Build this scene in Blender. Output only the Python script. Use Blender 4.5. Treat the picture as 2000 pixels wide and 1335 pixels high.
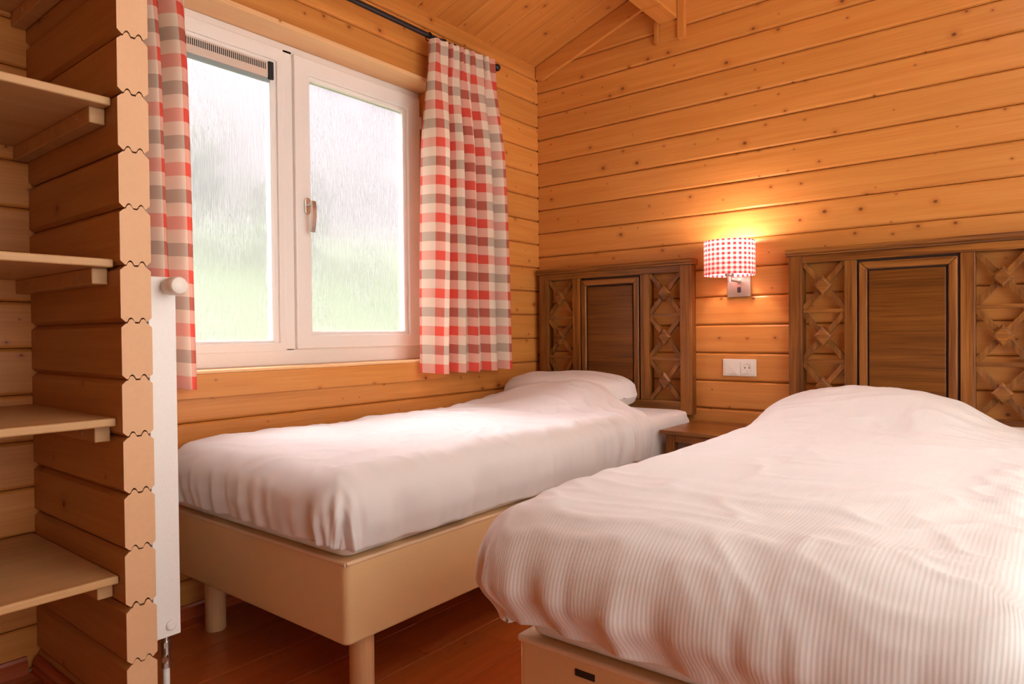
import bpy, bmesh, math, random
from mathutils import Vector, Matrix, noise
random.seed(7)
SC = bpy.context.scene
COL = SC.collection
for o in list(bpy.data.objects):
    bpy.data.objects.remove(o)

# ------------------------------------------------------------------ camera
YAW, PITCH, ROLL = 0.6718, -0.0128, -0.0096
cam_d = bpy.data.cameras.new('camera')
cam_d.sensor_width = 36.0
cam_d.lens = 36.0 * 1325.28 / 2000.0
cam_d.clip_start = 0.02
cam = bpy.data.objects.new('camera', cam_d)
COL.objects.link(cam)
Rb = Matrix(((math.cos(YAW), 0, math.sin(YAW)), (math.sin(YAW), 0, -math.cos(YAW)), (0, 1, 0)))
cam.matrix_world = Matrix.Translation((2.2397, -3.0649, 0.931)) @ (
    Rb @ Matrix.Rotation(PITCH, 3, 'X') @ Matrix.Rotation(ROLL, 3, 'Z')).to_4x4()
SC.camera = cam

# ------------------------------------------------------------------ world, sun, exposure
world = bpy.data.worlds.new('overcast_sky')
SC.world = world
world.use_nodes = True
wn = world.node_tree
bg = wn.nodes['Background']
bg.inputs['Color'].default_value = (0.985, 0.97, 0.965, 1)
bg.inputs['Strength'].default_value = 2.6

sun_d = bpy.data.lights.new('hazy_sun', 'SUN')
sun_d.energy = 110.0
sun_d.angle = math.radians(60)
sun_d.color = (0.94, 0.97, 1.0)
sun = bpy.data.objects.new('hazy_sun', sun_d)
COL.objects.link(sun)
sun.rotation_euler = Vector((0.74, 0.18, -0.64)).to_track_quat('-Z', 'Y').to_euler()

vs = SC.view_settings
vs.view_transform = 'Standard'
vs.look = 'None'
vs.exposure = 0.70
vs.gamma = 1.0
vs.use_curve_mapping = False
SC.display_settings.display_device = 'sRGB'
SC.cycles.use_denoising = True
SC.cycles.max_bounces = 12
SC.cycles.diffuse_bounces = 6
SC.cycles.transparent_max_bounces = 16
SC.cycles.sample_clamp_indirect = 6.0

# ------------------------------------------------------------------ material helpers
def new_mat(name):
    m = bpy.data.materials.new(name)
    m.use_nodes = True
    nt = m.node_tree
    return m, nt, nt.nodes['Principled BSDF']

def N(nt, kind, **kw):
    n = nt.nodes.new(kind)
    for k, v in kw.items():
        if isinstance(k, str) and hasattr(n, k):
            setattr(n, k, v)
    return n

def L(nt, a, b):
    nt.links.new(a, b)

def ramp(nt, stops):
    n = nt.nodes.new('ShaderNodeValToRGB')
    cr = n.color_ramp
    while len(cr.elements) > 1:
        cr.elements.remove(cr.elements[-1])
    cr.elements[0].position, cr.elements[0].color = stops[0][0], (*stops[0][1], 1)
    for p, c in stops[1:]:
        e = cr.elements.new(p)
        e.color = (*c, 1)
    return n

def math_n(nt, op, a=None, b=None, clamp=False):
    n = nt.nodes.new('ShaderNodeMath')
    n.operation = op
    n.use_clamp = clamp
    for i, v in enumerate((a, b)):
        if v is None:
            continue
        if isinstance(v, (int, float)):
            n.inputs[i].default_value = v
        else:
            nt.links.new(v, n.inputs[i])
    return n.outputs[0]

def mix_col(nt, fac, a, b, blend='MIX'):
    n = nt.nodes.new('ShaderNodeMix')
    n.data_type = 'RGBA'
    n.blend_type = blend
    for i, v in ((0, fac), (6, a), (7, b)):
        if isinstance(v, (int, float)):
            n.inputs[i].default_value = v
        elif isinstance(v, tuple):
            n.inputs[i].default_value = (*v, 1)
        else:
            nt.links.new(v, n.inputs[i])
    return n.outputs[2]

def plain(name, col, rough=0.5, metal=0.0, spec=0.5, bump=0.0, bscale=200.0):
    m, nt, b = new_mat(name)
    tc = N(nt, 'ShaderNodeTexCoord')
    nz = N(nt, 'ShaderNodeTexNoise')
    nz.inputs['Scale'].default_value = bscale
    L(nt, tc.outputs['Object'], nz.inputs['Vector'])
    c = mix_col(nt, nz.outputs['Fac'], tuple(x * 0.95 for x in col), tuple(min(1, x * 1.05) for x in col))
    L(nt, c, b.inputs['Base Color'])
    b.inputs['Roughness'].default_value = rough
    b.inputs['Metallic'].default_value = metal
    b.inputs['Specular IOR Level'].default_value = spec
    if bump:
        bp = N(nt, 'ShaderNodeBump')
        bp.inputs['Strength'].default_value = bump
        bp.inputs['Distance'].default_value = 0.002
        L(nt, nz.outputs['Fac'], bp.inputs['Height'])
        L(nt, bp.outputs['Normal'], b.inputs['Normal'])
    return m

def wood(name, light, dark, axis=0, knots=0.5, knot_scale=9.0, rough=0.4, grain=1.0, gscale=1.0, spec=0.4, knot_col=(0.17, 0.048, 0.010), var=0.16, bumpy=0.05, lo=0.28, hi=0.72):
    """pine / oak: grain runs along the object axis given; knots are 2D cells in the board face"""
    m, nt, b = new_mat(name)
    tc = N(nt, 'ShaderNodeTexCoord')
    oi = N(nt, 'ShaderNodeObjectInfo')
    sep = N(nt, 'ShaderNodeSeparateXYZ')
    L(nt, tc.outputs['Object'], sep.inputs[0])
    order = [(0, 1, 2), (1, 0, 2), (2, 0, 1)][axis]
    off = math_n(nt, 'MULTIPLY', oi.outputs['Random'], 61.7)
    cmb = N(nt, 'ShaderNodeCombineXYZ')
    L(nt, math_n(nt, 'ADD', sep.outputs[order[0]], off), cmb.inputs[0])
    L(nt, math_n(nt, 'ADD', sep.outputs[order[1]], math_n(nt, 'MULTIPLY', oi.outputs['Random'], 13.1)), cmb.inputs[1])
    L(nt, math_n(nt, 'ADD', sep.outputs[order[2]], math_n(nt, 'MULTIPLY', oi.outputs['Random'], 7.3)), cmb.inputs[2])
    # broad streaks
    mp = N(nt, 'ShaderNodeMapping')
    mp.inputs['Scale'].default_value = (1.1 * gscale, 26 * gscale, 26 * gscale)
    L(nt, cmb.outputs[0], mp.inputs[0])
    n1 = N(nt, 'ShaderNodeTexNoise')
    n1.inputs['Scale'].default_value = 1.0
    n1.inputs['Detail'].default_value = 4.0
    n1.inputs['Distortion'].default_value = 0.6
    L(nt, mp.outputs[0], n1.inputs['Vector'])
    mp2 = N(nt, 'ShaderNodeMapping')
    mp2.inputs['Scale'].default_value = (5 * gscale, 190 * gscale, 190 * gscale)
    L(nt, cmb.outputs[0], mp2.inputs[0])
    n2 = N(nt, 'ShaderNodeTexNoise')
    n2.inputs['Scale'].default_value = 1.0
    n2.inputs['Detail'].default_value = 2.0
    L(nt, mp2.outputs[0], n2.inputs['Vector'])
    g = math_n(nt, 'ADD', math_n(nt, 'MULTIPLY', n1.outputs['Fac'], 0.62 * grain), math_n(nt, 'MULTIPLY', n2.outputs['Fac'], 0.38 * grain))
    rp = ramp(nt, [(lo * grain, light), (hi * grain, dark)])
    L(nt, g, rp.inputs[0])
    col = rp.outputs[0]
    if knots > 0:
        kc = N(nt, 'ShaderNodeCombineXYZ')
        L(nt, cmb.outputs[0], N(nt, 'ShaderNodeSeparateXYZ').inputs[0])
        s2 = nt.nodes[-1]
        L(nt, cmb.outputs[0], s2.inputs[0])
        L(nt, math_n(nt, 'MULTIPLY', s2.outputs[0], 0.8), kc.inputs[0])
        L(nt, math_n(nt, 'MULTIPLY', s2.outputs[2], 1.0), kc.inputs[1])
        vo = N(nt, 'ShaderNodeTexVoronoi')
        vo.voronoi_dimensions = '2D'
        vo.inputs['Scale'].default_value = knot_scale
        vo.inputs['Randomness'].default_value = 1.0
        L(nt, kc.outputs[0], vo.inputs['Vector'])
        sc2 = N(nt, 'ShaderNodeSeparateColor')
        L(nt, vo.outputs['Color'], sc2.inputs[0])
        on = math_n(nt, 'LESS_THAN', sc2.outputs[0], knots)
        size = math_n(nt, 'ADD', math_n(nt, 'MULTIPLY', math_n(nt, 'POWER', sc2.outputs[1], 2.0), 0.075), 0.020)
        rel = math_n(nt, 'DIVIDE', vo.outputs['Distance'], size)
        core = math_n(nt, 'SUBTRACT', 1.0, math_n(nt, 'SMOOTH_MIN', rel, 1.0), clamp=True)
        halo = math_n(nt, 'SUBTRACT', 1.0, math_n(nt, 'MULTIPLY', rel, 0.30), clamp=True)
        core = math_n(nt, 'MULTIPLY', math_n(nt, 'MULTIPLY', core, on), 1.9, clamp=True)
        halo = math_n(nt, 'MULTIPLY', math_n(nt, 'MULTIPLY', halo, on), 0.62)
        col = mix_col(nt, halo, col, (dark[0] * 0.72, dark[1] * 0.55, dark[2] * 0.5))
        col = mix_col(nt, core, col, knot_col)
    hv = N(nt, 'ShaderNodeHueSaturation')
    L(nt, math_n(nt, 'ADD', 1.0 - var / 2, math_n(nt, 'MULTIPLY', oi.outputs['Random'], var)), hv.inputs['Value'])
    L(nt, col, hv.inputs['Color'])
    L(nt, hv.outputs[0], b.inputs['Base Color'])
    b.inputs['Roughness'].default_value = rough
    b.inputs['Specular IOR Level'].default_value = spec
    bp = N(nt, 'ShaderNodeBump')
    bp.inputs['Strength'].default_value = bumpy
    bp.inputs['Distance'].default_value = 0.001
    L(nt, g, bp.inputs['Height'])
    L(nt, bp.outputs['Normal'], b.inputs['Normal'])
    return m

PINE_L, PINE_D = (0.645, 0.270, 0.062), (0.485, 0.168, 0.028)
M = {}
M['pine'] = wood('pine_board', PINE_L, PINE_D, 0, knots=0.50, knot_scale=10.0, rough=0.38)
M['pine_y'] = wood('pine_trim_y', PINE_L, PINE_D, 1, knots=0.25, rough=0.38)
M['pine_z'] = wood('pine_trim_z', PINE_L, PINE_D, 2, knots=0.2, rough=0.38)
M['pine_x'] = wood('pine_trim_x', PINE_L, PINE_D, 0, knots=0.3, rough=0.38)
M['pine_lit_tone_y'] = wood('pine_lining_lit_tone', (0.80, 0.50, 0.25), (0.70, 0.38, 0.16), 1, knots=0.25, rough=0.4)  # pine lightened in colour to stand for window light on soffit and sill
M['log'] = wood('pine_log', (0.46, 0.23, 0.070), (0.35, 0.15, 0.035), 0, knots=0.3, knot_scale=7, rough=0.5)
M['endgrain'] = plain('pine_end_grain', (0.66, 0.385, 0.20), 0.6, bump=0.1, bscale=90)
M['shelf_wood'] = wood('pine_shelf', (0.55, 0.32, 0.14), (0.43, 0.23, 0.085), 1, knots=0.12, rough=0.5)
M['oak_x'] = wood('oak_grain_x', (0.29, 0.108, 0.020), (0.105, 0.030, 0.005), 0, knots=0, rough=0.3, gscale=1.0, bumpy=0.2, lo=0.38, hi=0.62)
M['oak_y'] = wood('oak_grain_y', (0.29, 0.108, 0.020), (0.105, 0.030, 0.005), 1, knots=0, rough=0.3, bumpy=0.2, lo=0.38, hi=0.62)
M['oak_z'] = wood('oak_grain_z', (0.29, 0.108, 0.020), (0.105, 0.030, 0.005), 2, knots=0, rough=0.3, bumpy=0.2, lo=0.38, hi=0.62)
M['floor_wood'] = wood('red_brown_floor', (0.50, 0.125, 0.026), (0.31, 0.062, 0.011), 0, knots=0.18, knot_scale=6, rough=0.28, spec=0.5, knot_col=(0.03, 0.008, 0.003), bumpy=0.02)
M['skirting'] = plain('red_brown_skirting', (0.34, 0.065, 0.018), 0.3)
M['beech'] = wood('beech_leg', (0.68, 0.40, 0.20), (0.55, 0.30, 0.13), 2, knots=0, rough=0.4)
M['white_pvc'] = plain('white_plastic_frame', (0.80, 0.76, 0.70), 0.35)
M['white_paint'] = plain('white_enamel', (0.82, 0.79, 0.73), 0.35)
M['white_plastic'] = plain('white_plastic', (0.80, 0.74, 0.64), 0.3)
M['dark_hole'] = plain('dark_recess', (0.02, 0.018, 0.015), 0.8)
M['nickel'] = plain('brushed_nickel', (0.62, 0.58, 0.52), 0.32, metal=1.0)
M['iron'] = plain('black_iron', (0.022, 0.020, 0.024), 0.35, metal=0.4)
M['black_plastic'] = plain('black_plastic', (0.012, 0.012, 0.014), 0.4)
M['alu'] = plain('anodised_vent', (0.62, 0.50, 0.40), 0.45)
M['seal'] = plain('grey_seal', (0.25, 0.30, 0.29), 0.6)
M['upholstery'] = plain('beige_upholstery', (0.63, 0.40, 0.19), 0.62, bump=0.25, bscale=420)
M['piping'] = plain('pale_piping', (0.66, 0.45, 0.27), 0.7)
M['ticking'] = plain('mattress_ticking', (0.80, 0.77, 0.70), 0.85, bump=0.3, bscale=300)
M['backing'] = plain('dark_wall_core', (0.10, 0.05, 0.02), 0.9)
M['foliage'] = plain('green_foliage', (0.36, 0.45, 0.28), 0.9, bump=0.5, bscale=3)

def fabric_mat(name, col, rib=0.0, rib_period=0.0065, sheen=0.2):
    m, nt, b = new_mat(name)
    uv = N(nt, 'ShaderNodeUVMap')
    uv.uv_map = 'UVMap'
    sep = N(nt, 'ShaderNodeSeparateXYZ')
    L(nt, uv.outputs[0], sep.inputs[0])
    nz = N(nt, 'ShaderNodeTexNoise')
    nz.inputs['Scale'].default_value = 260.0
    L(nt, uv.outputs[0], nz.inputs['Vector'])
    wv = math_n(nt, 'SINE', math_n(nt, 'MULTIPLY', sep.outputs[0], 2 * math.pi / rib_period))
    h = math_n(nt, 'ADD', math_n(nt, 'MULTIPLY', wv, rib), math_n(nt, 'MULTIPLY', nz.outputs['Fac'], 0.15))
    bp = N(nt, 'ShaderNodeBump')
    bp.inputs['Strength'].default_value = 0.35
    bp.inputs['Distance'].default_value = 0.0012
    L(nt, h, bp.inputs['Height'])
    L(nt, bp.outputs['Normal'], b.inputs['Normal'])
    fac = math_n(nt, 'ADD', math_n(nt, 'MULTIPLY', wv, rib * 0.5), 0.5)
    L(nt, mix_col(nt, fac, tuple(c * 0.955 for c in col), col), b.inputs['Base Color'])
    b.inputs['Roughness'].default_value = 0.85
    b.inputs['Specular IOR Level'].default_value = 0.15
    b.inputs['Sheen Weight'].default_value = sheen
    return m

M['sheet'] = fabric_mat('white_cotton', (0.705, 0.680, 0.645), rib=0.0)
M['sheet_rib'] = fabric_mat('white_ribbed_cotton', (0.705, 0.680, 0.645), rib=0.22)

def stripe(nt, coord, period, lo, hi):
    fr = math_n(nt, 'FRACT', math_n(nt, 'DIVIDE', coord, period))
    return math_n(nt, 'MULTIPLY', math_n(nt, 'GREATER_THAN', fr, lo), math_n(nt, 'LESS_THAN', fr, hi))

def check_mat(name, period_u, period_v, cream, red, taupe=None, transl=0.35):
    """woven gingham: warp stripes red on cream, weft stripes red (and taupe) on cream"""
    m, nt, b = new_mat(name)
    uv = N(nt, 'ShaderNodeUVMap')
    uv.uv_map = 'UVMap'
    sep = N(nt, 'ShaderNodeSeparateXYZ')
    L(nt, uv.outputs[0], sep.inputs[0])
    u, v = sep.outputs[0], sep.outputs[1]
    warp_r = stripe(nt, u, period_u, 0.0, 0.44 if taupe else 0.5)
    if taupe:
        weft_r = stripe(nt, v, period_v, 0.0, 0.25)
        weft_t = stripe(nt, v, period_v, 0.5, 0.75)
    else:
        weft_r = stripe(nt, v, period_v, 0.0, 0.5)
    warp = mix_col(nt, warp_r, cream, red)
    weft = mix_col(nt, weft_r, cream, red)
    if taupe:
        weft = mix_col(nt, weft_t, weft, taupe)
    col = mix_col(nt, 0.5, warp, weft)
    nz = N(nt, 'ShaderNodeTexNoise')
    nz.inputs['Scale'].default_value = 500
    L(nt, uv.outputs[0], nz.inputs['Vector'])
    col = mix_col(nt, 0.12, col, nz.outputs['Color'], 'SOFT_LIGHT')
    L(nt, col, b.inputs['Base Color'])
    b.inputs['Roughness'].default_value = 0.9
    b.inputs['Specular IOR Level'].default_value = 0.1
    tr = N(nt, 'ShaderNodeBsdfTranslucent')
    L(nt, col, tr.inputs['Color'])
    mx = N(nt, 'ShaderNodeMixShader')
    mx.inputs[0].default_value = transl
    L(nt, b.outputs[0], mx.inputs[1])
    L(nt, tr.outputs[0], mx.inputs[2])
    out = [n for n in nt.nodes if n.type == 'OUTPUT_MATERIAL'][0]
    L(nt, mx.outputs[0], out.inputs['Surface'])
    return m

M['curtain'] = check_mat('checked_curtain', 0.092, 0.166, (0.74, 0.62, 0.48), (0.60, 0.075, 0.048), (0.20, 0.135, 0.092), 0.20)
M['shade'] = check_mat('checked_lampshade', 0.0235, 0.0205, (0.92, 0.80, 0.70), (0.62, 0.04, 0.045), None, 0.10)

def glass_mat():
    """rain-streaked pane: darkened all over to dim the view outside, milky and bent where drops and runs sit"""
    m, nt, b = new_mat('rain_streaked_glass')
    tc = N(nt, 'ShaderNodeTexCoord')
    mp = N(nt, 'ShaderNodeMapping')
    mp.inputs['Scale'].default_value = (1, 150, 16)
    L(nt, tc.outputs['Object'], mp.inputs[0])
    n1 = N(nt, 'ShaderNodeTexNoise')
    n1.inputs['Scale'].default_value = 1.0
    n1.inputs['Detail'].default_value = 3.0
    L(nt, mp.outputs[0], n1.inputs['Vector'])
    mp2 = N(nt, 'ShaderNodeMapping')
    mp2.inputs['Scale'].default_value = (1, 105, 48)
    L(nt, tc.outputs['Object'], mp2.inputs[0])
    vo = N(nt, 'ShaderNodeTexVoronoi')
    vo.inputs['Scale'].default_value = 1.0
    L(nt, mp2.outputs[0], vo.inputs['Vector'])
    sc = N(nt, 'ShaderNodeSeparateColor')
    L(nt, vo.outputs['Color'], sc.inputs[0])
    drop = math_n(nt, 'MULTIPLY', math_n(nt, 'LESS_THAN', vo.outputs['Distance'], 0.30), math_n(nt, 'LESS_THAN', sc.outputs[0], 0.40))
    n3 = N(nt, 'ShaderNodeTexNoise')
    n3.inputs['Scale'].default_value = 4.5
    n3.inputs['Detail'].default_value = 1.0
    L(nt, tc.outputs['Object'], n3.inputs['Vector'])
    wet = ramp(nt, [(0.40, (0.25, 0.25, 0.25)), (0.58, (1, 1, 1))])
    L(nt, n3.outputs['Fac'], wet.inputs[0])
    streak = ramp(nt, [(0.42, (0, 0, 0)), (0.62, (1, 1, 1))])
    L(nt, n1.outputs['Fac'], streak.inputs[0])
    dr = math_n(nt, 'MULTIPLY', drop, wet.outputs[0])
    st = math_n(nt, 'MULTIPLY', streak.outputs[0], wet.outputs[0])
    h = math_n(nt, 'ADD', st, dr)
    bp = N(nt, 'ShaderNodeBump')
    bp.inputs['Strength'].default_value = 0.9
    bp.inputs['Distance'].default_value = 0.004
    L(nt, h, bp.inputs['Height'])
    # dark refraction in runs, drops and specks is painted into the tint
    n4 = N(nt, 'ShaderNodeTexNoise')
    n4.inputs['Scale'].default_value = 1.0
    n4.inputs['Detail'].default_value = 2.0
    mp4 = N(nt, 'ShaderNodeMapping')
    mp4.inputs['Scale'].default_value = (1, 330, 60)
    L(nt, tc.outputs['Object'], mp4.inputs[0])
    L(nt, mp4.outputs[0], n4.inputs['Vector'])
    speck = ramp(nt, [(0.50, (0, 0, 0)), (0.66, (1, 1, 1))])
    L(nt, n4.outputs['Fac'], speck.inputs[0])
    loss = math_n(nt, 'ADD', math_n(nt, 'MULTIPLY', dr, 0.34), math_n(nt, 'ADD', math_n(nt, 'MULTIPLY', st, 0.10), math_n(nt, 'MULTIPLY', math_n(nt, 'MULTIPLY', speck.outputs[0], wet.outputs[0]), 0.20)))
    tint = mix_col(nt, loss, (0.435, 0.407, 0.416), (0.19, 0.18, 0.18))  # base colour kept dark so the bright outdoors is dimmed
    tr = N(nt, 'ShaderNodeBsdfTransparent')
    L(nt, tint, tr.inputs['Color'])
    rf = N(nt, 'ShaderNodeBsdfRefraction')
    rf.inputs['IOR'].default_value = 1.12
    rf.inputs['Roughness'].default_value = 0.38
    L(nt, tint, rf.inputs['Color'])
    L(nt, bp.outputs['Normal'], rf.inputs['Normal'])
    tl = N(nt, 'ShaderNodeBsdfTranslucent')
    tl.inputs['Color'].default_value = (0.60, 0.56, 0.57, 1)
    a = N(nt, 'ShaderNodeMixShader')
    L(nt, math_n(nt, 'ADD', 0.60, math_n(nt, 'MULTIPLY', h, 0.15), clamp=True), a.inputs[0])
    L(nt, tr.outputs[0], a.inputs[1])
    L(nt, rf.outputs[0], a.inputs[2])
    c = N(nt, 'ShaderNodeMixShader')
    L(nt, math_n(nt, 'ADD', 0.022, math_n(nt, 'MULTIPLY', st, 0.012), clamp=True), c.inputs[0])
    L(nt, a.outputs[0], c.inputs[1])
    L(nt, tl.outputs[0], c.inputs[2])
    out = [n for n in nt.nodes if n.type == 'OUTPUT_MATERIAL'][0]
    L(nt, c.outputs[0], out.inputs['Surface'])
    return m
M['glass'] = glass_mat()

def clear_glass():
    m, nt, b = new_mat('clear_glass')
    tr = N(nt, 'ShaderNodeBsdfTransparent')
    tr.inputs['Color'].default_value = (0.97, 0.98, 0.97, 1)
    gl = N(nt, 'ShaderNodeBsdfGlossy')
    gl.inputs['Roughness'].default_value = 0.02
    mx = N(nt, 'ShaderNodeMixShader')
    mx.inputs[0].default_value = 0.05
    L(nt, tr.outputs[0], mx.inputs[1])
    L(nt, gl.outputs[0], mx.inputs[2])
    out = [n for n in nt.nodes if n.type == 'OUTPUT_MATERIAL'][0]
    L(nt, mx.outputs[0], out.inputs['Surface'])
    return m
M['clear_glass'] = clear_glass()

def grass_mat():
    m, nt, b = new_mat('meadow_grass')
    tc = N(nt, 'ShaderNodeTexCoord')
    nz = N(nt, 'ShaderNodeTexNoise')
    nz.inputs['Scale'].default_value = 0.7
    nz.inputs['Detail'].default_value = 5
    L(nt, tc.outputs['Object'], nz.inputs['Vector'])
    rp = ramp(nt, [(0.35, (0.062, 0.115, 0.024)), (0.65, (0.105, 0.15, 0.045))])
    L(nt, nz.outputs['Fac'], rp.inputs[0])
    L(nt, rp.outputs[0], b.inputs['Base Color'])
    b.inputs['Roughness'].default_value = 0.95
    return m
M['grass'] = grass_mat()

# ------------------------------------------------------------------ mesh helpers
class MB:
    def __init__(self):
        self.v, self.f, self.uv = [], [], None
    def add(self, vs, fs):
        n = len(self.v)
        self.v += [tuple(p) for p in vs]
        self.f += [tuple(n + i for i in f) for f in fs]
        return self
    def box(self, x0, x1, y0, y1, z0, z1):
        vs = [(x0, y0, z0), (x1, y0, z0), (x1, y1, z0), (x0, y1, z0), (x0, y0, z1), (x1, y0, z1), (x1, y1, z1), (x0, y1, z1)]
        return self.add(vs, [(0, 3, 2, 1), (4, 5, 6, 7), (0, 1, 5, 4), (1, 2, 6, 5), (2, 3, 7, 6), (3, 0, 4, 7)])
    def prism(self, poly, a, b):
        """poly: CCW 2D list in the plane normal to a->b frame; a, b functions mapping (p,q)->xyz"""
        n = len(poly)
        vs = [a(*p) for p in poly] + [b(*p) for p in poly]
        fs = [tuple(range(n - 1, -1, -1)), tuple(range(n, 2 * n))]
        fs += [(i, (i + 1) % n, n + (i + 1) % n, n + i) for i in range(n)]
        return self.add(vs, fs)
    def tube(self, p0, p1, r0, r1=None, seg=24, caps=True):
        r1 = r0 if r1 is None else r1
        p0, p1 = Vector(p0), Vector(p1)
        d = (p1 - p0).normalized()
        u = d.orthogonal().normalized()
        w = d.cross(u)
        vs = []
        for p, r in ((p0, r0), (p1, r1)):
            for i in range(seg):
                t = 2 * math.pi * i / seg
                vs.append(p + u * (math.cos(t) * r) + w * (math.sin(t) * r))
        fs = [(i, (i + 1) % seg, seg + (i + 1) % seg, seg + i) for i in range(seg)]
        if caps:
            fs += [tuple(range(seg - 1, -1, -1)), tuple(range(seg, 2 * seg))]
        return self.add(vs, fs)
    def lathe(self, p0, axis, prof, seg=32):
        """prof: (along, radius) pairs"""
        p0, d = Vector(p0), Vector(axis).normalized()
        u = d.orthogonal().normalized()
        w = d.cross(u)
        vs, fs = [], []
        for h, r in prof:
            for i in range(seg):
                t = 2 * math.pi * i / seg
                vs.append(p0 + d * h + u * (math.cos(t) * r) + w * (math.sin(t) * r))
        for k in range(len(prof) - 1):
            for i in range(seg):
                j = (i + 1) % seg
                fs.append((k * seg + i, k * seg + j, (k + 1) * seg + j, (k + 1) * seg + i))
        fs.append(tuple(range(seg - 1, -1, -1)))
        fs.append(tuple((len(prof) - 1) * seg + i for i in range(seg)))
        return self.add(vs, fs)
    def sweep(self, pts, r, seg=16):
        for a, b in zip(pts[:-1], pts[1:]):
            self.tube(a, b, r, r, seg)
        return self

def link(o, parent=None):
    COL.objects.link(o)
    if parent is not None:
        o.parent = parent
    return o

def obj(name, mb, mat, parent=None, smooth=False, bevel=0.0, seg=2):
    base = Vector((0, 0, 0))
    p = parent
    while p is not None:
        base += p.location
        p = p.parent
    me = bpy.data.meshes.new(name)
    me.from_pydata([tuple(Vector(v) - base) for v in mb.v], [], mb.f)
    me.materials.append(mat)
    if mb.uv:
        uvl = me.uv_layers.new(name='UVMap')
        for lp in me.loops:
            uvl.data[lp.index].uv = mb.uv[lp.vertex_index]
    if smooth:
        for pl in me.polygons:
            pl.use_smooth = True
    me.update()
    o = bpy.data.objects.new(name, me)
    link(o, parent)
    if bevel:
        md = o.modifiers.new('edge', 'BEVEL')
        md.width = bevel
        md.segments = seg
        md.limit_method = 'ANGLE'
        md.angle_limit = math.radians(40)
    return o

def auto_smooth(o, deg=40):
    for pl in o.data.polygons:
        pl.use_smooth = True
    o.data.set_sharp_from_angle(angle=math.radians(deg))
    return o

def tag(o, label, cat=None, group=None, kind=None):
    o['label'] = label
    if cat:
        o['category'] = cat
    if group:
        o['group'] = group
    if kind:
        o['kind'] = kind
    return o

def thing(name, label, cat, loc=(0, 0, 0), group=None, kind=None):
    o = bpy.data.objects.new(name, None)
    o.location = loc
    o.empty_display_size = 0.05
    link(o)
    return tag(o, label, cat, group, kind)

def B(x0, x1, y0, y1, z0, z1):
    return MB().box(x0, x1, y0, y1, z0, z1)

# ------------------------------------------------------------------ dimensions
PITCHZ = 0.13
L0, M0 = 2.261, 2.202            # a board joint on the back wall, on the window wall
ROOM_X, ROOM_Y = 3.25, -4.2
SLOPE, EAVE = 0.324, 2.403       # ceiling
RIDGE_X = ROOM_X / 2
def ceil_z(x):
    return EAVE + SLOPE * (x if x < RIDGE_X else ROOM_X - x)

T = 0.03
_plank_cache = {}
def plank_mesh(length, h, t=T, ch=0.0100, cd=0.0085, mat=None, gap=0.0010):
    key = (round(length, 4), round(h, 4), t, ch, cd, gap, mat.name)
    if key in _plank_cache:
        return _plank_cache[key]
    poly = [(0, gap), (t - cd, gap), (t - cd * .25, ch * .55), (t, ch), (t, h - ch), (t - cd * .25, h - ch * .55), (t - cd, h - gap), (0, h - gap)]
    n = len(poly)
    vs = [(0, a, b) for a, b in poly] + [(length, a, b) for a, b in poly]
    fs = [tuple(range(n - 1, -1, -1)), tuple(range(n, 2 * n))] + [(i, (i + 1) % n, n + (i + 1) % n, n + i) for i in range(n)]
    me = bpy.data.meshes.new('plank')
    me.from_pydata(vs, [], fs)
    me.materials.append(mat)
    me.update()
    _plank_cache[key] = me
    return me

def plank(parent, origin, ax, ay, az, length, h, name='plank', mat=None, **kw):
    o = bpy.data.objects.new(name, plank_mesh(length, h, mat=mat or M['pine'], **kw))
    link(o, parent)
    m = Matrix((ax, ay, az)).transposed().to_4x4()
    m.translation = origin
    o.matrix_local = m
    return o

def struct(name, mb, mat, label, cat):
    o = obj(name, mb, mat)
    return tag(o, label, cat, kind='structure')

# ------------------------------------------------------------------ floor
floor = struct('floor', B(-0.15, ROOM_X + 0.15, ROOM_Y - 0.15, 0.15, -0.12, -0.02), M['backing'], 'red-brown lacquered plank floor under the two beds', 'floor')
xb = 0.264 - 0.1865 * 2
k = 0
while xb < ROOM_X:
    cuts = [0.0, -1.25 - 0.9 * ((k * 0.37) % 1), ROOM_Y]
    if xb > 0.80:
        cuts = [0.0, -1.46 - 0.5 * ((k * 0.61) % 1), ROOM_Y]
    for a, b in zip(cuts[:-1], cuts[1:]):
        x0, x1 = max(xb, 0), min(xb + 0.1865, ROOM_X)
        if x1 - x0 > 0.01:
            # length along +y, face up, across -x... local X=+y, Y=+z, Z=+x
            plank(floor, (x0, b, -0.02), (0, 1, 0), (0, 0, 1), (1, 0, 0), a - b - 0.001, x1 - x0, 'floorboard', M['floor_wood'], t=0.02, ch=0.003, cd=0.002, gap=0.0008)
    xb += 0.1865
    k += 1

# ------------------------------------------------------------------ walls
wall_back = struct('wall_back', B(-0.03, ROOM_X + .03, T, 0.13, 0, EAVE - 0.06), M['backing'], 'horizontal pine board wall behind the two carved headboards', 'wall')
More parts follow.
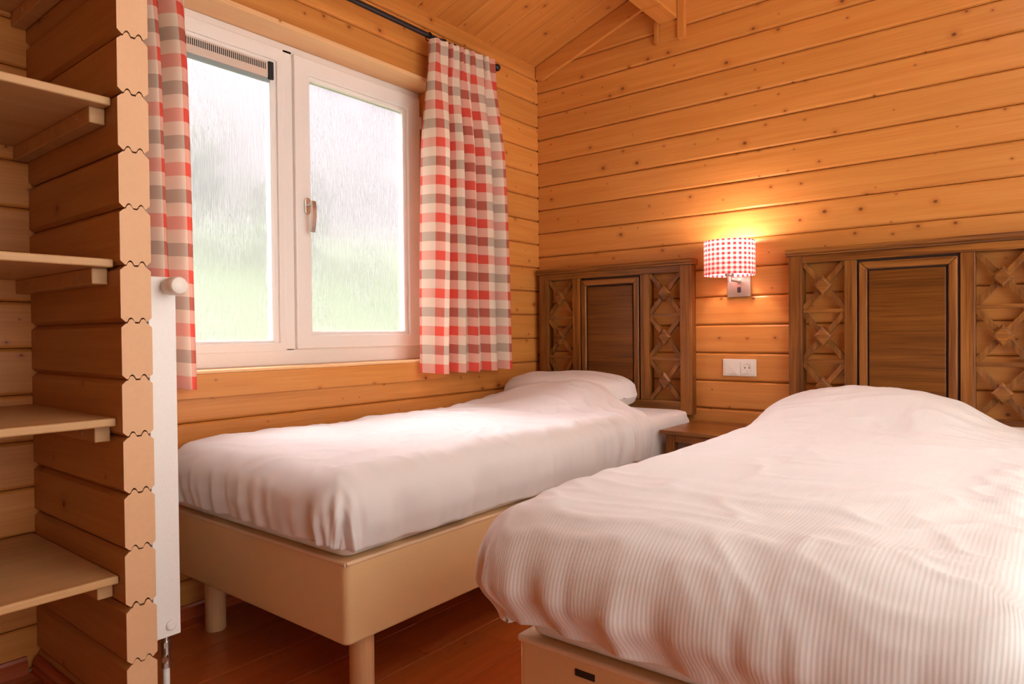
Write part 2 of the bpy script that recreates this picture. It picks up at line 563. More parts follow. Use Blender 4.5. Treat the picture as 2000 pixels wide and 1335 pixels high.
# gable triangle of the core
g = MB()
tri = [(-.03, EAVE - 0.06), (ROOM_X + .03, EAVE - 0.06), (ROOM_X + .03, EAVE + 0.02), (RIDGE_X, ceil_z(RIDGE_X) + 0.03), (-.03, EAVE + 0.02)]
g.prism(tri, lambda p, q: (p, T, q), lambda p, q: (p, 0.13, q))
obj('gable_core', g, M['backing'], wall_back)
rows = []
z = L0
while z > 0:
    z -= PITCHZ
z0r = z
zz = z0r
while zz < ceil_z(RIDGE_X):
    a, b = max(zz, 0), zz + PITCHZ
    xa, xe = 0.0, ROOM_X
    if b > EAVE:
        xa = max(0, (b - EAVE) / SLOPE - 0.30)   # end runs behind the sloping trim board
        xa = max(0, (zz - EAVE) / SLOPE)
        xe = ROOM_X - xa
    if xe - xa > 0.1 and b - a > 0.015:
        if b > EAVE and xa >= 0:
            # sloped ends, cut to the roof
            h = b - a
            poly = []
            def xl(zv):
                return max(0.0, (zv - EAVE) / SLOPE)
            mb = MB()
            ch, cd = 0.0100, 0.0085
            prof = [(T, a + .0006), (cd, a + .0006), (cd * .25, a + ch * .55), (0, a + ch), (0, b - ch), (cd * .25, b - ch * .55), (cd, b - .0006), (T, b - .0006)]
            org = Vector((ROOM_X / 2, 0, a))
            def mk(side):
                def f(yy, zv):
                    x = xl(zv) if side == 0 else ROOM_X - xl(zv)
                    return (x, yy, zv)
                return f
            if xl(b) < RIDGE_X - 0.05:
                mb.prism(prof, mk(0), mk(1))
                o = obj('plank', mb, M['pine'], wall_back)
        else:
            # local X=-x, Y=-y, Z=+z
            plank(wall_back, (ROOM_X, T, a), (-1, 0, 0), (0, -1, 0), (0, 0, 1), ROOM_X, b - a)
    zz += PITCHZ

OP_Y0, OP_Y1, OP_Z0, OP_Z1 = -2.19, -0.80, 0.806, 2.072    # window opening
core = MB()
core.box(-0.13, -T, ROOM_Y, OP_Y0, 0, EAVE)
core.box(-0.13, -T, OP_Y1, 0.13, 0, EAVE)
core.box(-0.13, -T, OP_Y0, OP_Y1, 0, OP_Z0 - 0.03)
core.box(-0.13, -T, OP_Y0, OP_Y1, OP_Z1 + 0.02, EAVE)
wall_left = struct('wall_left', core, M['backing'], 'horizontal pine board wall holding the rain-streaked window', 'wall')
def wplank(y0, y1, z0, z1):
    # local X=-y, Y=+x, Z=+z ; origin at y1 (far end)
    plank(wall_left, (-T, y1, z0), (0, -1, 0), (1, 0, 0), (0, 0, 1), y1 - y0, z1 - z0)
zz = M0
while zz > 0:
    zz -= PITCHZ
while zz < EAVE:
    a, b = max(zz, 0), min(zz + PITCHZ, EAVE + 0.01)
    if b - a > 0.015:
        if b <= OP_Z0 or a >= OP_Z1 - 0.002:
            wplank(ROOM_Y, 0.0, a, b)
        else:
            wplank(OP_Y1, 0.0, a, b)
            wplank(ROOM_Y, OP_Y0, a, b)
            if a < OP_Z0 - 0.01:
                wplank(OP_Y0, OP_Y1, a, OP_Z0 - 0.012)
    zz += PITCHZ

# right wall with an added fill-light door, front wall behind the camera
DY0, DY1, DZ = -3.3, -0.5, 2.16
core = MB()
core.box(ROOM_X + T, ROOM_X + 0.13, ROOM_Y, DY0, 0, EAVE)
core.box(ROOM_X + T, ROOM_X + 0.13, DY1, 0.13, 0, EAVE)
core.box(ROOM_X + T, ROOM_X + 0.13, DY0, DY1, DZ, EAVE)
wall_right = struct('wall_right', core, M['backing'], 'pine board wall with the wide glazed door added for fill light', 'wall')
zz = M0 - PITCHZ * 17
while zz < EAVE:
    a, b = max(zz, 0), min(zz + PITCHZ, EAVE)
    if b - a > 0.015:
        for (y0, y1) in (((ROOM_Y, 0.0),) if a >= DZ else ((ROOM_Y, DY0), (DY1, 0.0))):
            # local X=+y, Y=-x, Z=+z
            plank(wall_right, (ROOM_X + T, y0, a), (0, 1, 0), (-1, 0, 0), (0, 0, 1), y1 - y0, b - a)
    zz += PITCHZ
core = B(-.13, ROOM_X + .13, ROOM_Y - 0.13, ROOM_Y - T, 0, EAVE)
core.prism([(0, EAVE), (ROOM_X, EAVE), (RIDGE_X, ceil_z(RIDGE_X))], lambda p, q: (p, ROOM_Y - 0.13, q), lambda p, q: (p, ROOM_Y - T, q))
wall_front = struct('wall_front', core, M['pine_x'], 'plain pine wall opposite the headboards', 'wall')
zz = L0 - PITCHZ * 18
while zz < EAVE - 0.05:
    a, b = max(zz, 0), min(zz + PITCHZ, EAVE)
    if b - a > 0.015:
        plank(wall_front, (0, ROOM_Y - T, a), (1, 0, 0), (0, 1, 0), (0, 0, 1), ROOM_X, b - a)
    zz += PITCHZ

# ------------------------------------------------------------------ ceiling (two slopes of boards) and beam
th = math.atan(SLOPE)
cs, sn = math.cos(th), math.sin(th)
SL = RIDGE_X / cs
core = MB()
up = 0.08
core.prism([(-0.13, EAVE - 0.13 * SLOPE + T / cs), (RIDGE_X, ceil_z(RIDGE_X) + T / cs), (RIDGE_X, ceil_z(RIDGE_X) + up + T), (-0.13, EAVE - 0.13 * SLOPE + up + T)],
           lambda p, q: (p, ROOM_Y - 0.13, q), lambda p, q: (p, 0.13, q))
SKX0, SKX1, SKY0, SKY1 = 2.15, 2.95, -2.4, -0.9      # unseen roof window added in the right slope for light from above
def rslab(xa, xe, ya, ye):
    f = lambda x: EAVE + SLOPE * (ROOM_X - x)
    core.prism([(xa, f(xa) + T / cs), (xe, f(xe) + T / cs), (xe, f(xe) + up + T), (xa, f(xa) + up + T)], lambda p, q: (p, ya, q), lambda p, q: (p, ye, q))
rslab(RIDGE_X, SKX0, ROOM_Y - .13, 0.13)
rslab(SKX1, ROOM_X + .13, ROOM_Y - .13, 0.13)
rslab(SKX0, SKX1, ROOM_Y - .13, SKY0)
rslab(SKX0, SKX1, SKY1, 0.13)
ceiling = struct('ceiling', core, M['backing'], 'sloping pine board ceiling above the window', 'ceiling')
CP = 0.128
yk = -0.016 + CP
while yk > ROOM_Y:
    y0 = yk - CP
    y1 = min(yk, 0.0)
    y0 = max(y0, ROOM_Y)
    if y1 - y0 > 0.01:
        # left slope: X up-slope, Y into room, Z=+y
        plank(ceiling, (-T * sn, y0, EAVE + T * cs), (cs, 0, sn), (sn, 0, -cs), (0, 1, 0), SL, y1 - y0, ch=0.004, cd=0.004)
        # right slope: X down-slope away from ridge
        if y1 <= SKY0 + .13 or y0 >= SKY1 - .13:
            spans = [(0.0, SL)]
        else:
            spans = [(0.0, (ROOM_X - SKX1) / cs), ((ROOM_X - SKX0) / cs, SL)]
        for sa_, sb_ in spans:
            plank(ceiling, (ROOM_X + T * sn - cs * sa_, y1, EAVE + T * cs + sn * sa_), (-cs, 0, sn), (-sn, 0, -cs), (0, -1, 0), sb_ - sa_, y1 - y0, ch=0.003, cd=0.003)
    yk -= CP

beam = thing('ceiling_beam', 'square pine roof beam running out from the wall under the ceiling', 'beam', (0.796, 0, 2.424))
obj('timber', B(0.747, 0.845, ROOM_Y, 0.0, 2.424, 2.66), M['pine_y'], beam, bevel=0.003)
obj('side_batten', B(0.726, 0.745, -0.030, 0.0, 2.333, 2.62), M['pine_z'], beam, bevel=0.0015)
obj('side_batten', B(0.847, 0.880, -0.030, 0.0, 2.325, 2.655), M['pine_z'], beam, bevel=0.0015)
obj('filler_block', B(0.746, 0.846, -0.012, 0.0, 2.335, 2.423), M['pine_x'], beam)

# sloping trim boards on the back wall under the ceiling
mb = MB()
hh = 0.082
def tb(x, d):
    return ceil_z(x) - d
mb.prism([(0.006, tb(0.006, 0.072)), (0.045, tb(0.045, 0.096)), (0.700, tb(0.70, 0.096)), (0.722, tb(0.722, 0.07)), (0.722, tb(0.722, 0.003)), (0.006, tb(0.006, 0.003))],
         lambda p, q: (p, -0.022, q), lambda p, q: (p, 0.0, q))
tr1 = tag(obj('trim_1', mb, M['pine_x'], bevel=0.002), 'sloping pine trim board between ceiling corner and roof beam', 'trim', kind='structure')
mb = MB()
mb.prism([(0.90, tb(0.9, 0.096)), (RIDGE_X, tb(RIDGE_X, 0.096)), (RIDGE_X, tb(RIDGE_X, 0.003)), (0.90, tb(0.9, 0.003))],
         lambda p, q: (p, -0.022, q), lambda p, q: (p, 0.0, q))
tag(obj('trim_2', mb, M['pine_x'], bevel=0.002), 'sloping pine trim board above the roof beam', 'trim', kind='structure')

# baseboards
def skirting(name, x0, y0, x1, y1, nx, ny, label):
    prof = [(0, 0), (0.020, 0), (0.020, 0.012), (0.016, 0.018), (0.017, 0.028), (0.010, 0.036), (0.008, 0.045), (0, 0.045)]
    mb = MB()
    mb.prism(prof, lambda p, q: (x0 + nx * p, y0 + ny * p, q), lambda p, q: (x1 + nx * p, y1 + ny * p, q))
    return tag(obj(name, mb, M['skirting']), label, 'baseboard', kind='structure')
skirting('baseboard_left', 0.0005, -2.345, 0.0005, -0.001, 1, 0, 'red-brown baseboard under the window wall')
skirting('baseboard_niche', 0.0005, ROOM_Y + .001, 0.0005, -2.44, 1, 0, 'red-brown baseboard at the back of the shelf niche')
skirting('baseboard_partition', 0.022, -2.4145, 0.58, -2.4145, 0, -1, 'red-brown baseboard at the foot of the log partition')
skirting('baseboard_back', 0.022, -0.0005, ROOM_X - .001, -0.0005, 0, -1, 'red-brown baseboard behind the two beds')

# ------------------------------------------------------------------ log partition with profiled end grain
PY0, PY1, PX = -2.414, -2.347, 0.596
part = thing('wall_partition', 'log partition beside the shelves, showing its profiled end grain', 'wall', (0, 0, 0), kind='structure')
yc, ht = (PY0 + PY1) / 2, (PY1 - PY0) / 2
def log_profile(a, b):
    """CCW outline in (y, z): chamfered faces, two tongues on top, two matching grooves below"""
    c, e = 0.010, 0.011
    g = 0.0018
    tw, thh = 0.0055, 0.010
    def seam(z, dz):
        # wiggle across the thickness from -y to +y
        pts = []
        for cx in (-0.012, 0.014):
            pts += [(yc + cx - tw - .003, z + dz), (yc + cx - tw + .001, z + thh * .75 + dz), (yc + cx - .0015, z + thh + dz), (yc + cx + .0015, z + thh + dz), (yc + cx + tw - .001, z + thh * .75 + dz), (yc + cx + tw + .003, z + dz)]
        return pts
    bot = [(yc - ht + c, a + g)] + seam(a, g) + [(yc + ht - c, a + g)]
    top = [(yc - ht + c, b - g)] + seam(b, -g) + [(yc + ht - c, b - g)]
    return bot + [(yc + ht, a + e), (yc + ht, b - e)] + top[::-1] + [(yc - ht, b - e), (yc - ht, a + e)]
jz = 0.183 - PITCHZ * 2 + .0
joints = []
zz = jz
while zz < EAVE + 0.35:
    joints.append(zz)
    zz += PITCHZ * 1.0005
for a, b in zip(joints[:-1], joints[1:]):
    if b < 0.02:
        continue
    if a < 0:
        poly = [(yc - ht, 0.0), (yc + ht, 0.0), (yc + ht, b - .01), (yc + ht - .007, b - .0007), (yc - ht + .007, b - .0007), (yc - ht, b - .01)]
    else:
        poly = log_profile(a, b)
    bt = min(b, 9)
    if b > EAVE - .02:
        break
    mb = MB()
    n = len(poly)
    px = PX + random.uniform(-0.0025, 0.0015)
    mb.add([(0.0, p, q) for p, q in poly] + [(px, p, q) for p, q in poly],
           [tuple(range(n - 1, -1, -1)), tuple(range(n, 2 * n))] + [(i, (i + 1) % n, n + (i + 1) % n, n + i) for i in range(n)])
    o = obj('log', mb, M['log'], part)
    o.data.materials.append(M['endgrain'])
    o.data.polygons[1].material_index = 1
top_z = a
mb = MB()
mb.prism([(0.0, a), (PX, a), (PX, ceil_z(PX) - .002), (0, EAVE - .002)], lambda p, q: (p, PY1, q), lambda p, q: (p, PY0, q))
obj('log', mb, M['log'], part)

# ------------------------------------------------------------------ shelves and battens
SHELF_Z = [1.842, 1.476, 1.109, 0.746, 0.384]
names = ['topmost pine shelf of the niche, cut off by the top of the picture', 'pine niche shelf second from the top, seen from below',
         'pine niche shelf level with the top of the radiator', 'pine niche shelf second from the bottom, just under sill height', 'lowest pine niche shelf, its whole top in view']
for zt, lb in zip(SHELF_Z, names):
    t = thing('wall_shelf', lb, 'shelf', (0.28, -2.75, zt - 0.019), group='pine shelves in the niche')
    o = obj('board', B(0.001, 0.564, -3.12, -2.4155, zt - 0.019, zt), M['shelf_wood'], t, bevel=0.004, seg=3)
    s = obj('support_batten', B(0.001, 0.530, -2.449, -2.4155, zt - 0.0565, zt - 0.0192), M['shelf_wood'], t, bevel=0.003)
    for xx in (0.10, 0.46):
        sm = MB().lathe((xx, -2.4495, zt - 0.038), (0, -1, 0), [(0, .0045), (.0008, .0045), (.0012, .003)], 12)
        obj('screw', sm, M['nickel'], s)

# ------------------------------------------------------------------ window
win = thing('window_1', 'white two-part window with rain-streaked glass', 'window', (0, 0, 0), kind='structure')
FX = -0.11            # room face of the frame
XB = -0.175           # back
Wm = M['white_pvc']
def frame_ring(y0, y1, z0, z1, w, x0, x1, parent, name, bev=0.004, wt=None, wb=None, wl=None, wr=None):
    wt, wb, wl, wr = (w if q is None else q for q in (wt, wb, wl, wr))
    mb = MB()
    o = [(y0, z0), (y1, z0), (y1, z1), (y0, z1)]
    i = [(y0 + wl, z0 + wb), (y1 - wr, z0 + wb), (y1 - wr, z1 - wt), (y0 + wl, z1 - wt)]
    vs = [(x1, *p) for p in o] + [(x1, *p) for p in i] + [(x0, *p) for p in o] + [(x0, *p) for p in i]
    fs = []
    for k in range(4):
        j = (k + 1) % 4
        fs += [(k, j, 4 + j, 4 + k), (8 + j, 8 + k, 12 + k, 12 + j), (k, 8 + k, 8 + j, j), (4 + j, 12 + j, 12 + k, 4 + k)]
    mb.add(vs, fs)
    return obj(name, mb, Wm, parent, bevel=bev)
# outer frame with a mullion
fr = frame_ring(OP_Y0 + .001, OP_Y1 - .001, 0.815, OP_Z1 - .001, 0.055, XB, FX, win, 'frame', wt=0.036, wb=0.068, wr=0.014, wl=0.014)
obj('mullion', B(XB, FX, -1.535, -1.490, 0.87, 2.05), Wm, win, bevel=0.004)
# fixed light: flat rebate, bead, pane
fl = frame_ring(-2.185, -1.533, 0.868, 2.047, 0.03, XB + .01, FX + .0015, win, 'fixed_frame', wt=0.052, wb=0.034, wr=0.025, wl=0.075)
frame_ring(-2.112, -1.556, 0.900, 1.997, 0.030, FX - .045, FX - .006, fl, 'glazing_bead', bev=0.006, wt=0.016, wb=0.013, wr=0.028, wl=.02)
obj('pane', B(FX - .030, FX - .026, -2.1, -1.58, 0.905, 1.99), M['glass'], fl)
# opening sash
sa = frame_ring(-1.491, -0.811, 0.877, 2.040, 0.08, XB + .02, FX + .016, win, 'sash', bev=0.005, wt=0.066, wb=0.056, wl=0.066, wr=0.080)
frame_ring(-1.427, -0.889, 0.931, 1.976, 0.02, FX - .03, FX + .006, sa, 'glazing_bead', bev=0.006, wt=0.018, wb=0.016, wl=0.014, wr=0.022)
obj('pane', B(FX - .018, FX - .014, -1.42, -0.90, 0.935, 1.97), M['glass'], sa)
obj('hinge', MB().tube((FX + .012, -0.806, 0.86), (FX + .012, -0.806, 0.915), 0.007, seg=12), Wm, sa)
obj('hinge', MB().tube((FX + .012, -0.806, 1.90), (FX + .012, -0.806, 1.955), 0.007, seg=12), Wm, sa)
# handle: rosette, neck, bent lever hanging down
hd = MB()
cx0 = FX + .016
pts = []
for i in range(24):
    t = 2 * math.pi * i / 24
    pts.append((math.cos(t) * 0.013, math.sin(t) * 0.013 + (0.020 if math.sin(t) > 0 else -0.020)))
hd.prism(pts, lambda p, q: (cx0, -1.4415 + p, 1.447 + q), lambda p, q: (cx0 + 0.010, -1.4415 + p, 1.447 + q))
ho = obj('handle', hd, M['nickel'], sa, bevel=0.002)
lv = MB()
lv.tube((cx0 + .009, -1.4415, 1.452), (cx0 + .048, -1.4415, 1.452), 0.0085, seg=16)
path = [(cx0 + .043, -1.4415, 1.462), (cx0 + .047, -1.4415, 1.430), (cx0 + .046, -1.4415, 1.395), (cx0 + .040, -1.4415, 1.360), (cx0 + .034, -1.4415, 1.340)]
for a, b in zip(path[:-1], path[1:]):
    a, b = Vector(a), Vector(b)
    vs = []
    for p in (a, b):
        for dx, dy in ((-.006, -.009), (.006, -.009), (.006, .009), (-.006, .009)):
            vs.append((p.x + dx, p.y + dy, p.z))
    lv.add(vs, [(0, 3, 2, 1), (4, 5, 6, 7), (0, 1, 5, 4), (1, 2, 6, 5), (2, 3, 7, 6), (3, 0, 4, 7)])
lev = obj('lever', lv, M['nickel'], ho)
# trickle vent across the top of the fixed light
vt = obj('vent', B(FX - .024, FX - .004, -2.09, -1.592, 1.921, 1.981), M['alu'], win, bevel=0.003)
obj('end_cap', B(FX - .026, FX + .002, -1.5918, -1.571, 1.916, 1.984), M['black_plastic'], vt, bevel=0.003)
obj('seal_strip', B(FX - .024, FX - .008, -2.09, -1.574, 1.908, 1.9205), M['seal'], vt)
sl = MB()
y = -2.085
while y < -1.60:
    sl.box(FX - .004, FX - .0032, y, y + 0.0036, 1.950, 1.974)
    y += 0.0076
o = obj('grille_slots', sl, M['dark_hole'], vt)
o['kind'] = 'stuff'
# reveal lining, sill and apron board
obj('head_lining', B(FX - .06, 0.020, OP_Y0 - .02, OP_Y1 + .02, OP_Z1 - .0005, OP_Z1 + .018), M['pine_lit_tone_y'], win, bevel=0.0015)
obj('jamb_lining', B(FX - .06, 0.012, OP_Y1 - .0005, OP_Y1 + .018, OP_Z0 + .01, OP_Z1 - .001), M['pine_z'], win)
obj('jamb_lining', B(FX - .06, 0.012, OP_Y0 - .018, OP_Y0 + .0005, OP_Z0 + .01, OP_Z1 - .001), M['pine_z'], win)
obj('sill_board', B(FX - .06, 0.020, OP_Y0 - .02, OP_Y1 + .02, 0.8055, 0.8150), M['pine_lit_tone_y'], win, bevel=0.0015)
obj('apron_board', B(0.0005, 0.019, OP_Y0 - .1, OP_Y1 + .06, 0.724, 0.8050), M['pine_y'], win, bevel=0.0015)

# unseen glazed door added in the right wall to let in fill light
dr = thing('fill_light_door', 'unseen wide glazed door added for fill light in the wall right of the beds', 'door', (0, 0, 0), kind='structure')
def dring(y0, y1, w, name):
    mb = MB()
    mb.box(ROOM_X + .03, ROOM_X + .09, y0, y0 + w, 0, DZ).box(ROOM_X + .03, ROOM_X + .09, y1 - w, y1, 0, DZ)
    mb.box(ROOM_X + .03, ROOM_X + .09, y0 + w, y1 - w, 0, w).box(ROOM_X + .03, ROOM_X + .09, y0 + w, y1 - w, DZ - w, DZ)
    f = obj(name, mb, Wm, dr)
    obj('pane', B(ROOM_X + .058, ROOM_X + .062, y0 + w, y1 - w, w, DZ - w), M['clear_glass'], f)
ym = (DY0 + DY1) / 2
dring(DY0, ym, 0.055, 'leaf')
dring(ym, DY1, 0.055, 'leaf')

sky_w = thing('fill_light_roof_window', 'unseen roof window added for fill light in the ceiling slope above the foreground bed', 'window', (0, 0, 0), kind='structure')
f_ = lambda x: EAVE + SLOPE * (ROOM_X - x)
mb = MB()
for (xa, xe, ya, ye) in ((SKX0, SKX0 + .06, SKY0, SKY1), (SKX1 - .06, SKX1, SKY0, SKY1), (SKX0 + .06, SKX1 - .06, SKY0, SKY0 + .06), (SKX0 + .06, SKX1 - .06, SKY1 - .06, SKY1)):
    mb.prism([(xa, f_(xa) + .02), (xe, f_(xe) + .02), (xe, f_(xe) + .08), (xa, f_(xa) + .08)], lambda p, q: (p, ya, q), lambda p, q: (p, ye, q))
sf = obj('frame', mb, Wm, sky_w)
mb = MB()
mb.prism([(SKX0 + .06, f_(SKX0 + .06) + .05), (SKX1 - .06, f_(SKX1 - .06) + .05), (SKX1 - .06, f_(SKX1 - .06) + .054), (SKX0 + .06, f_(SKX0 + .06) + .054)], lambda p, q: (p, SKY0 + .06, q), lambda p, q: (p, SKY1 - .06, q))
obj('pane', mb, M['clear_glass'], sf)

# ------------------------------------------------------------------ outside: lawn bank and bushes
lawn = MB()
nx, ny = 40, 30
for i in range(nx + 1):
    x = -0.4 - 30.0 * (i / nx) ** 1.6
    for j in range(ny + 1):
        y = -20 + 44 * j / ny
        zb = -0.35 if x > -2 else -0.35 + 4.0 * min(1, (-2 - x) / 11.0) ** 0.9
        zb += 0.15 * noise.noise(Vector((x * .3, y * .3, 1.0)))
        lawn.v.append((x, y, zb))
for i in range(nx):
    for j in range(ny):
        a = i * (ny + 1) + j
        lawn.f.append((a, a + 1, a + ny + 2, a + ny + 1))
tag(obj('meadow', lawn, M['grass'], smooth=True), 'green meadow bank rising outside the window', 'meadow', kind='stuff')
def bush(x, y, z, r, h, label):
    t = thing('bush', label, 'bush', (x, y, z))
    mb = MB()
    rng = random.Random(int(abs(y) * 100))
    for q in range(420):
        d = Vector((rng.gauss(0, 1), rng.gauss(0, 1), rng.gauss(0, 1))).normalized() * (rng.random() ** 0.35)
        c = Vector((x + d.x * r, y + d.y * r, z + h * 0.55 + d.z * h * 0.5))
        s = 0.16 + 0.12 * rng.random()
        u = Vector((rng.gauss(0, 1), rng.gauss(0, 1), rng.gauss(0, 1))).normalized()
        w = u.orthogonal().normalized()
        mb.add([c - u * s, c + w * s * .5, c + u * s, c - w * s * .5], [(0, 1, 2, 3)])
    f = obj('foliage', mb, M['foliage'], t)
    obj('stem', MB().tube((x, y, z - .2), (x, y, z + h * .6), 0.06, 0.03, 10), M['log'], t)
bush(-10.5, 2.6, 2.6, 1.1, 2.4, 'blurred green bush outside behind the left pane')
bush(-10.2, 5.2, 2.5, 0.8, 1.9, 'smaller blurred bush outside, further right behind the left pane')

# ------------------------------------------------------------------ radiator on the partition
rad = thing('radiator', 'white panel radiator seen end-on behind the log partition', 'radiator', (0.34, -2.303, 0.198))
RX0, RX1, RY0, RY1, RZ0, RZ1 = 0.15, 0.552, -2.336, -2.271, 0.198, 1.076
obj('end_panel', B(RX1 - .004, RX1, RY0, RY1, RZ0, RZ1), M['white_paint'], rad, bevel=0.002)
obj('end_panel', B(RX0, RX0 + .004, RY0, RY1, RZ0, RZ1), M['white_paint'], rad, bevel=0.002)
pm = MB()
n = 10
prof = []
x = RX0 + .004
while x < RX1 - .01:
    prof += [(x, RY1 - .004), (x + .012, RY1), (x + .026, RY1), (x + .038, RY1 - .004)]
    x += .0495
prof.append((RX1 - .004, RY1 - .004))
poly = prof + [(RX1 - .004, RY1 - .018), (RX0 + .004, RY1 - .018)]
poly = poly[::-1]
pm.prism(poly, lambda p, q: (p, q, RZ0 + .004), lambda p, q: (p, q, RZ1 - .006))
obj('front_panel', pm, M['white_paint'], rad)
obj('rear_panel', B(RX0 + .004, RX1 - .004, RY0 + .002, RY0 + .014, RZ0 + .004, RZ1 - .006), M['white_paint'], rad)
gm = MB()
gm.box(RX0 + .004, RX1 - .004, RY0, RY0 + .004, RZ1 - .005, RZ1)
gm.box(RX0 + .004, RX1 - .004, RY1 - .004, RY1, RZ1 - .005, RZ1)
x = RX0 + .01
while x < RX1 - .012:
    gm.box(x, x + .006, RY0 + .004, RY1 - .004, RZ1 - .005, RZ1)
    x += .014
obj('top_grille', gm, M['white_paint'], rad)
for xx in (0.22, 0.46):
    obj('wall_bracket', B(xx, xx + .03, PY1 + .0005, RY0 + .003, 0.85, 0.89), M['white_paint'], rad)
# thermostat head pointing out of the end
yv, zv = -2.292, 1.052
vb = MB().lathe((RX1, yv, zv), (1, 0, 0), [(0, .014), (.006, .014), (.0062, .0105), (.014, .0105)], 20)
valve = obj('valve_body', vb, M['nickel'], rad)
hm = MB().lathe((RX1 + .014, yv, zv), (1, 0, 0), [(0, .0185), (.003, .0215), (.020, .0215), (.022, .0225), (.045, .0225), (.052, .0195), (.056, .012)], 14)
kn = obj('thermostat_head', hm, M['white_plastic'], valve)
auto_smooth(kn, 35)
# lower connection: plug, elbow, pipe to the floor
pg = MB().lathe((RX1, -2.296, 0.226), (1, 0, 0), [(0, .0115), (.006, .0115), (.008, .009)], 20)
obj('blind_plug', pg, M['white_paint'], rad)
el = MB()
el.tube((RX1 - .02, -2.299, RZ0 + .002), (RX1 - .02, -2.299, RZ0 - .02), 0.008, seg=16)
el.tube((RX1 - .02, -2.299, RZ0 - .016), (RX1 - .02, -2.299, RZ0 - .03), 0.012, seg=8)
el.tube((RX1 - .02, -2.299, RZ0 - .03), (RX1 - .02, -2.299, RZ0 - .068), 0.0105, seg=16)
el.tube((RX1 - .02, -2.299, RZ0 - .068), (RX1 - .02, -2.299, RZ0 - .080), 0.012, seg=8)
el.tube((RX1 - .02, -2.299, RZ0 - .052), (RX1 + .002, -2.312, RZ0 - .052), 0.007, seg=12)
lvv = obj('lower_valve', el, M['nickel'], rad)
pp = MB().tube((RX1 - .02, -2.299, RZ0 - .078), (RX1 - .02, -2.299, 0.0), 0.008, seg=16)
obj('pipe', auto_smooth(obj('pipe_tmp', pp, M['white_paint'])).data and pp, M['white_paint'], lvv)
bpy.data.objects.remove(bpy.data.objects['pipe_tmp'])

# ------------------------------------------------------------------ curtain rod and curtains
ROD_X, ROD_Z = 0.078, 2.253
rod = thing('curtain_rod', 'black iron curtain rod with ball finial above the window', 'curtain rod', (ROD_X, -1.4, ROD_Z))
o = obj('rod', MB().tube((ROD_X, -2.32, ROD_Z), (ROD_X, -0.474, ROD_Z), 0.0115, seg=20), M['iron'], rod)
auto_smooth(o)
prof = [(0, .010), (.004, .014), (.008, .014), (.011, .009), (.014, .011)] + [(.030 + .018 * math.sin(math.radians(a)), .018 * math.cos(math.radians(a))) for a in range(-55, 90, 12)]
o = obj('finial', MB().lathe((ROD_X, -0.476, ROD_Z), (0, 1, 0), prof, 24), M['iron'], rod)
auto_smooth(o, 60)
for yb in (-2.27, -0.53):
    bm_ = MB().tube((0.0005, yb, ROD_Z + .004), (0.006, yb, ROD_Z + .004), 0.022, seg=20)
    bm_.tube((0.006, yb, ROD_Z + .004), (ROD_X, yb, ROD_Z + .002), 0.007, seg=12)
    bm_.tube((ROD_X, yb - .008, ROD_Z), (ROD_X, yb + .008, ROD_Z), 0.0165, seg=20)
    auto_smooth(obj('bracket', bm_, M['iron'], rod))

def smoothstep(a, b, x):
    t = max(0.0, min(1.0, (x - a) / (b - a)))
    return t * t * (3 - 2 * t)

